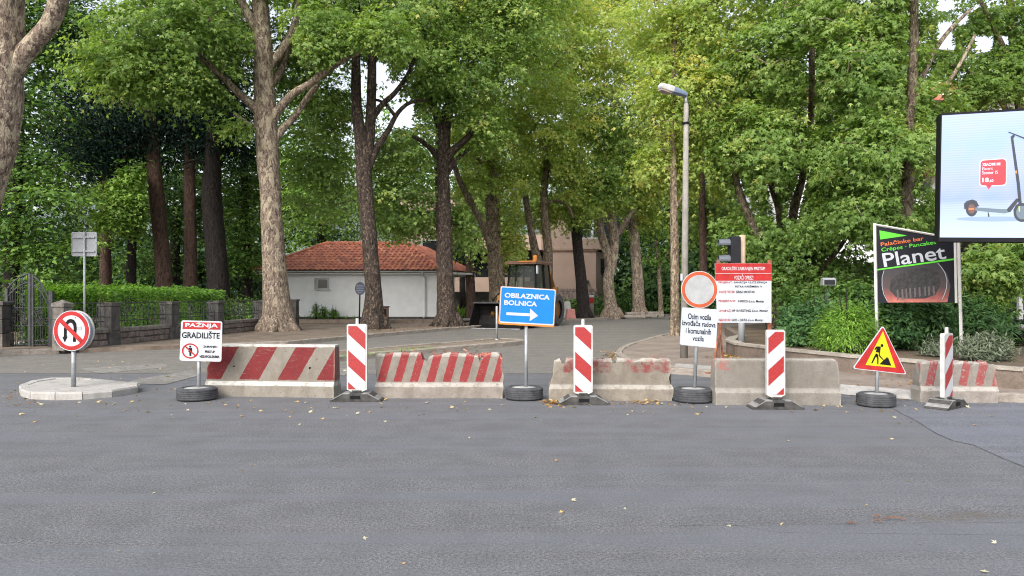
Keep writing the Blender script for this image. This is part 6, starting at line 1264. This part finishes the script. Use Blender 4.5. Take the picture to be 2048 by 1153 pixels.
for (x, y, x2, y2) in ((-.72, -.55, -.62, -.35), (.72, -.55, .62, -.35), (-.78, .45, -.66, .45), (.78, .45, .66, .45), (-.72, 1.3, -.62, 1.2), (.72, 1.3, .62, 1.2)): MB().tube([(x, y, 1.0), (x2, y2, 2.75)], .05, 4).build('cab_pillar', M['black'], ld)
MB().add([(-.7, -.54, 1.35), (.7, -.54, 1.35), (.62, -.36, 2.7), (-.62, -.36, 2.7)], [(0, 1, 2, 3)]).build('windscreen', gt.m, ld)
for s_ in (-1, 1): MB().add([(s_*.74, -.5, 1.3), (s_*.74, 1.2, 1.3), (s_*.63, 1.15, 2.7), (s_*.63, -.32, 2.7)], [(0, 1, 2, 3)]).build('side_window', gt.m, ld)
MB().add([(-.7, 1.29, 1.35), (.7, 1.29, 1.35), (.62, 1.2, 2.7), (-.62, 1.2, 2.7)], [(0, 1, 2, 3)]).build('rear_window', gt.m, ld)
MB().box((0, -.5, 1.15), (1.42, .06, .38)).build('dashboard', M['machine_dark'], ld)
rfo = MB().box((0, .4, 2.82), (1.5, 2.0, .14), 0, .04).build('cab_roof', M['wood_brown'], ld); MB().box((.32, -.55, 2.84), (.8, .1, .1), 0, .02).build('roof_lip', M['orange'], rfo)
MB().lathe([(.1, 0), (.1, .2), (.07, .26)], 10, (.5, -.1, 2.89)).build('beacon', M['orange'], ld); MB().box((.78, -.5, 2.5), (.05, .12, .35)).build('mirror', M['white'], ld)
MB().box((-.05, .35, 1.35), (.5, .5, .14), 0, .04).build('seat', M['wood_brown'], ld); MB().box((-.05, .6, 1.72), (.5, .12, .6), 0, .04).build('seat_back', M['wood_brown'], ld)
MB().tube([(0, -.3, 1.3), (0, -.2, 1.75)], .03, 6).build('steering_column', M['black'], ld); MB().tube([(-.45, -.1, 1.2), (-.42, -.05, 2.0)], .05, 6).build('exhaust', M['galv'], ld)
MB().tube([(.1, 1.7, .7), (.15, 2.3, 2.5), (.15, 2.9, 1.7), (.15, 2.75, .5)], .16, 4).build('backhoe_boom', M['cab_yellow'], ld); MB().box((.75, 1.75, .95), (.22, .22, 1.6)).build('stabiliser', M['cab_yellow'], ld); MB().box((-.75, 1.75, .95), (.22, .22, 1.6)).build('stabiliser', M['cab_yellow'], ld)

# plastic barriers and stones beyond the street
for px, Y, mt, lab in ((1131, 47, M['white_dirty'], 'white ribbed plastic barrier standing beside the blackish leaning trunk'), (1141, 46.0, plain('faded_pink_plastic', (.5, .22, .2), .6), 'faded pink plastic barrier lying against the blackish leaning trunk')):
    a = at(px, 0, Y); r_ = thing('plastic_barrier', lab, 'barrier', (a.x, Y, .12), R(8)); hh = 1.05 if 'white' in lab else .6; ww = .36 if 'white' in lab else .3
    MB().prism([(-ww, 0), (ww, 0), (ww*.72, hh), (-ww*.72, hh)], -.2, .2).build('body', mt, r_)
    for k in range(5): x = -ww*.7+ww*1.4*k/4; MB().box((x*.9, -.215, hh*.52), (.045, .03, hh*.8), 0, .006).build('rib', mt, r_)
a = at(1183, 0, 51); r_ = thing('marker_post', 'small red and white marker post between the trunks beyond the street', 'post', (a.x, 51, .12)); MB().box((0, 0, .45), (.3, .2, .9), 0, .03).build('shaft', M['stone_wall'], r_); MB().box((0, 0, 1.1), (.32, .22, .4), 0, .03).build('top', M['red'], r_); MB().box((0, 0, 1.38), (.32, .22, .15), 0, .03).build('cap', M['white'], r_)
for px, Y, sx, lab in ((1308, 50, .9, 'flat concrete slab lying at the foot of the cream barked trunk'), (1268, 48.5, 1.0, 'flat stone slab lying between the two pale trunks')):
    a = at(px, 0, Y); r_ = thing('concrete_slab', lab, 'slab', (a.x, Y, .115), .1); MB().box((0, 0, .09), (sx*1.4, .5, .16), 0, .03).build('slab', M['kerb'], r_); MB().box((.1, .1, .27), (sx*1.2, .4, .14), .08, .03).build('upper_slab', M['kerb'], r_)

# ---------------------------------------------------------------- fallen leaves and debris
def litter(n, fn, z, s0, s1, tint=.5, name='fallen_leaves', label=None, tv=.25):
    P = np.array([(*fn(), 0) for _ in range(n)]); P[:, 2] = z+RNG.uniform(.004, .016, n); Nn = np.stack([RNG.normal(size=n)*.35, RNG.normal(size=n)*.35, np.ones(n)], 1); a_ = RNG.uniform(0, 6.28, n); D = np.stack([np.cos(a_), np.sin(a_), np.zeros(n)], 1)
    global CLEAR; sv, CLEAR = CLEAR, []; o, k = leaf_object(name, P, Nn, D, RNG.uniform(s0, s1, n), tint+RNG.normal(size=n)*tv, 'plane', M['leaf_dry'], None, (0, 0, 0)); CLEAR = sv
    tag(o, label, None, None, 'stuff')
def around(px, py, rx, ry): return lambda: tuple(gp(random.gauss(px, rx), max(600, random.gauss(py, ry)))[:2])
litter(170, lambda: tuple(gp(random.uniform(0, 2048), 801+abs(random.gauss(0, 22)))[:2]), 0, .03, .085, .8, label='pale fallen leaves scattered along the foot of the barriers')
litter(26, lambda: tuple(gp(random.uniform(0, 2048), random.uniform(830, 1150))[:2]), 0, .018, .05, .85, label='few small fallen leaves on the road')
litter(90, lambda: tuple(gp(random.uniform(0, 700), random.uniform(715, 800))[:2]), .004, .04, .09, .75, label='pale fallen leaves on the side street')
litter(120, around(1112, 806, 14, 3), 0, .04, .09, .35, label='orange dry leaves gathered at the crumbling barrier foot')
litter(90, around(1290, 806, 30, 3), 0, .03, .07, .4, label='dry leaves along the barrier foot')
litter(90, around(60, 792, 40, 8), 0, .03, .07, .35, label='dry leaves around the white island')
litter(160, around(1232, 712, 14, 4), .005, .05, .1, .35, label='dry leaves gathered at the pavement corner')
litter(420, around(1480, 722, 26, 4), .12, .05, .1, .45, label='dry leaves at the foot of the planter wall')
litter(120, around(1765, 792, 40, 5), .005, .04, .08, .35, label='dry leaves along the right kerb'); litter(160, around(1930, 782, 80, 4), .12, .04, .08, .3, label='dry leaves on the right pavement')
litter(420, lambda: tuple((lambda t, w: (Vector(KL[7].lerp(KL[10], t)[:])+Vector((-.4*w, .9*w, 0)))[:2])(random.random(), random.uniform(.2, 3))), .117, .05, .1, .35, label='dry leaves on the left pavement')
dbg = MB()
for k in range(4):
    p = gp(random.gauss(1752, 26), random.gauss(1046, 3)); a_ = random.uniform(-.3, .3); l = random.uniform(.05, .2); q = p+Vector((l*math.cos(a_), l*math.sin(a_), 0)); dbg.tube([p+Vector((0, 0, .018)), (p+q)/2+Vector((0, .01, .03)), q+Vector((0, 0, .016))], [.004, .007, .004], 5)
tag(dbg.build('bark_debris', M['wood_brown'], None), 'brown bark scraps lying in the road joint', None, None, 'stuff')
for v_ in bpy.data.meshes:
    if v_.users == 0: bpy.data.meshes.remove(v_)
print('leaves', NLEAF[0], 'objects', len(bpy.data.objects), 'tris', sum(len(o.data.polygons) for o in bpy.data.objects if o.type == 'MESH'))
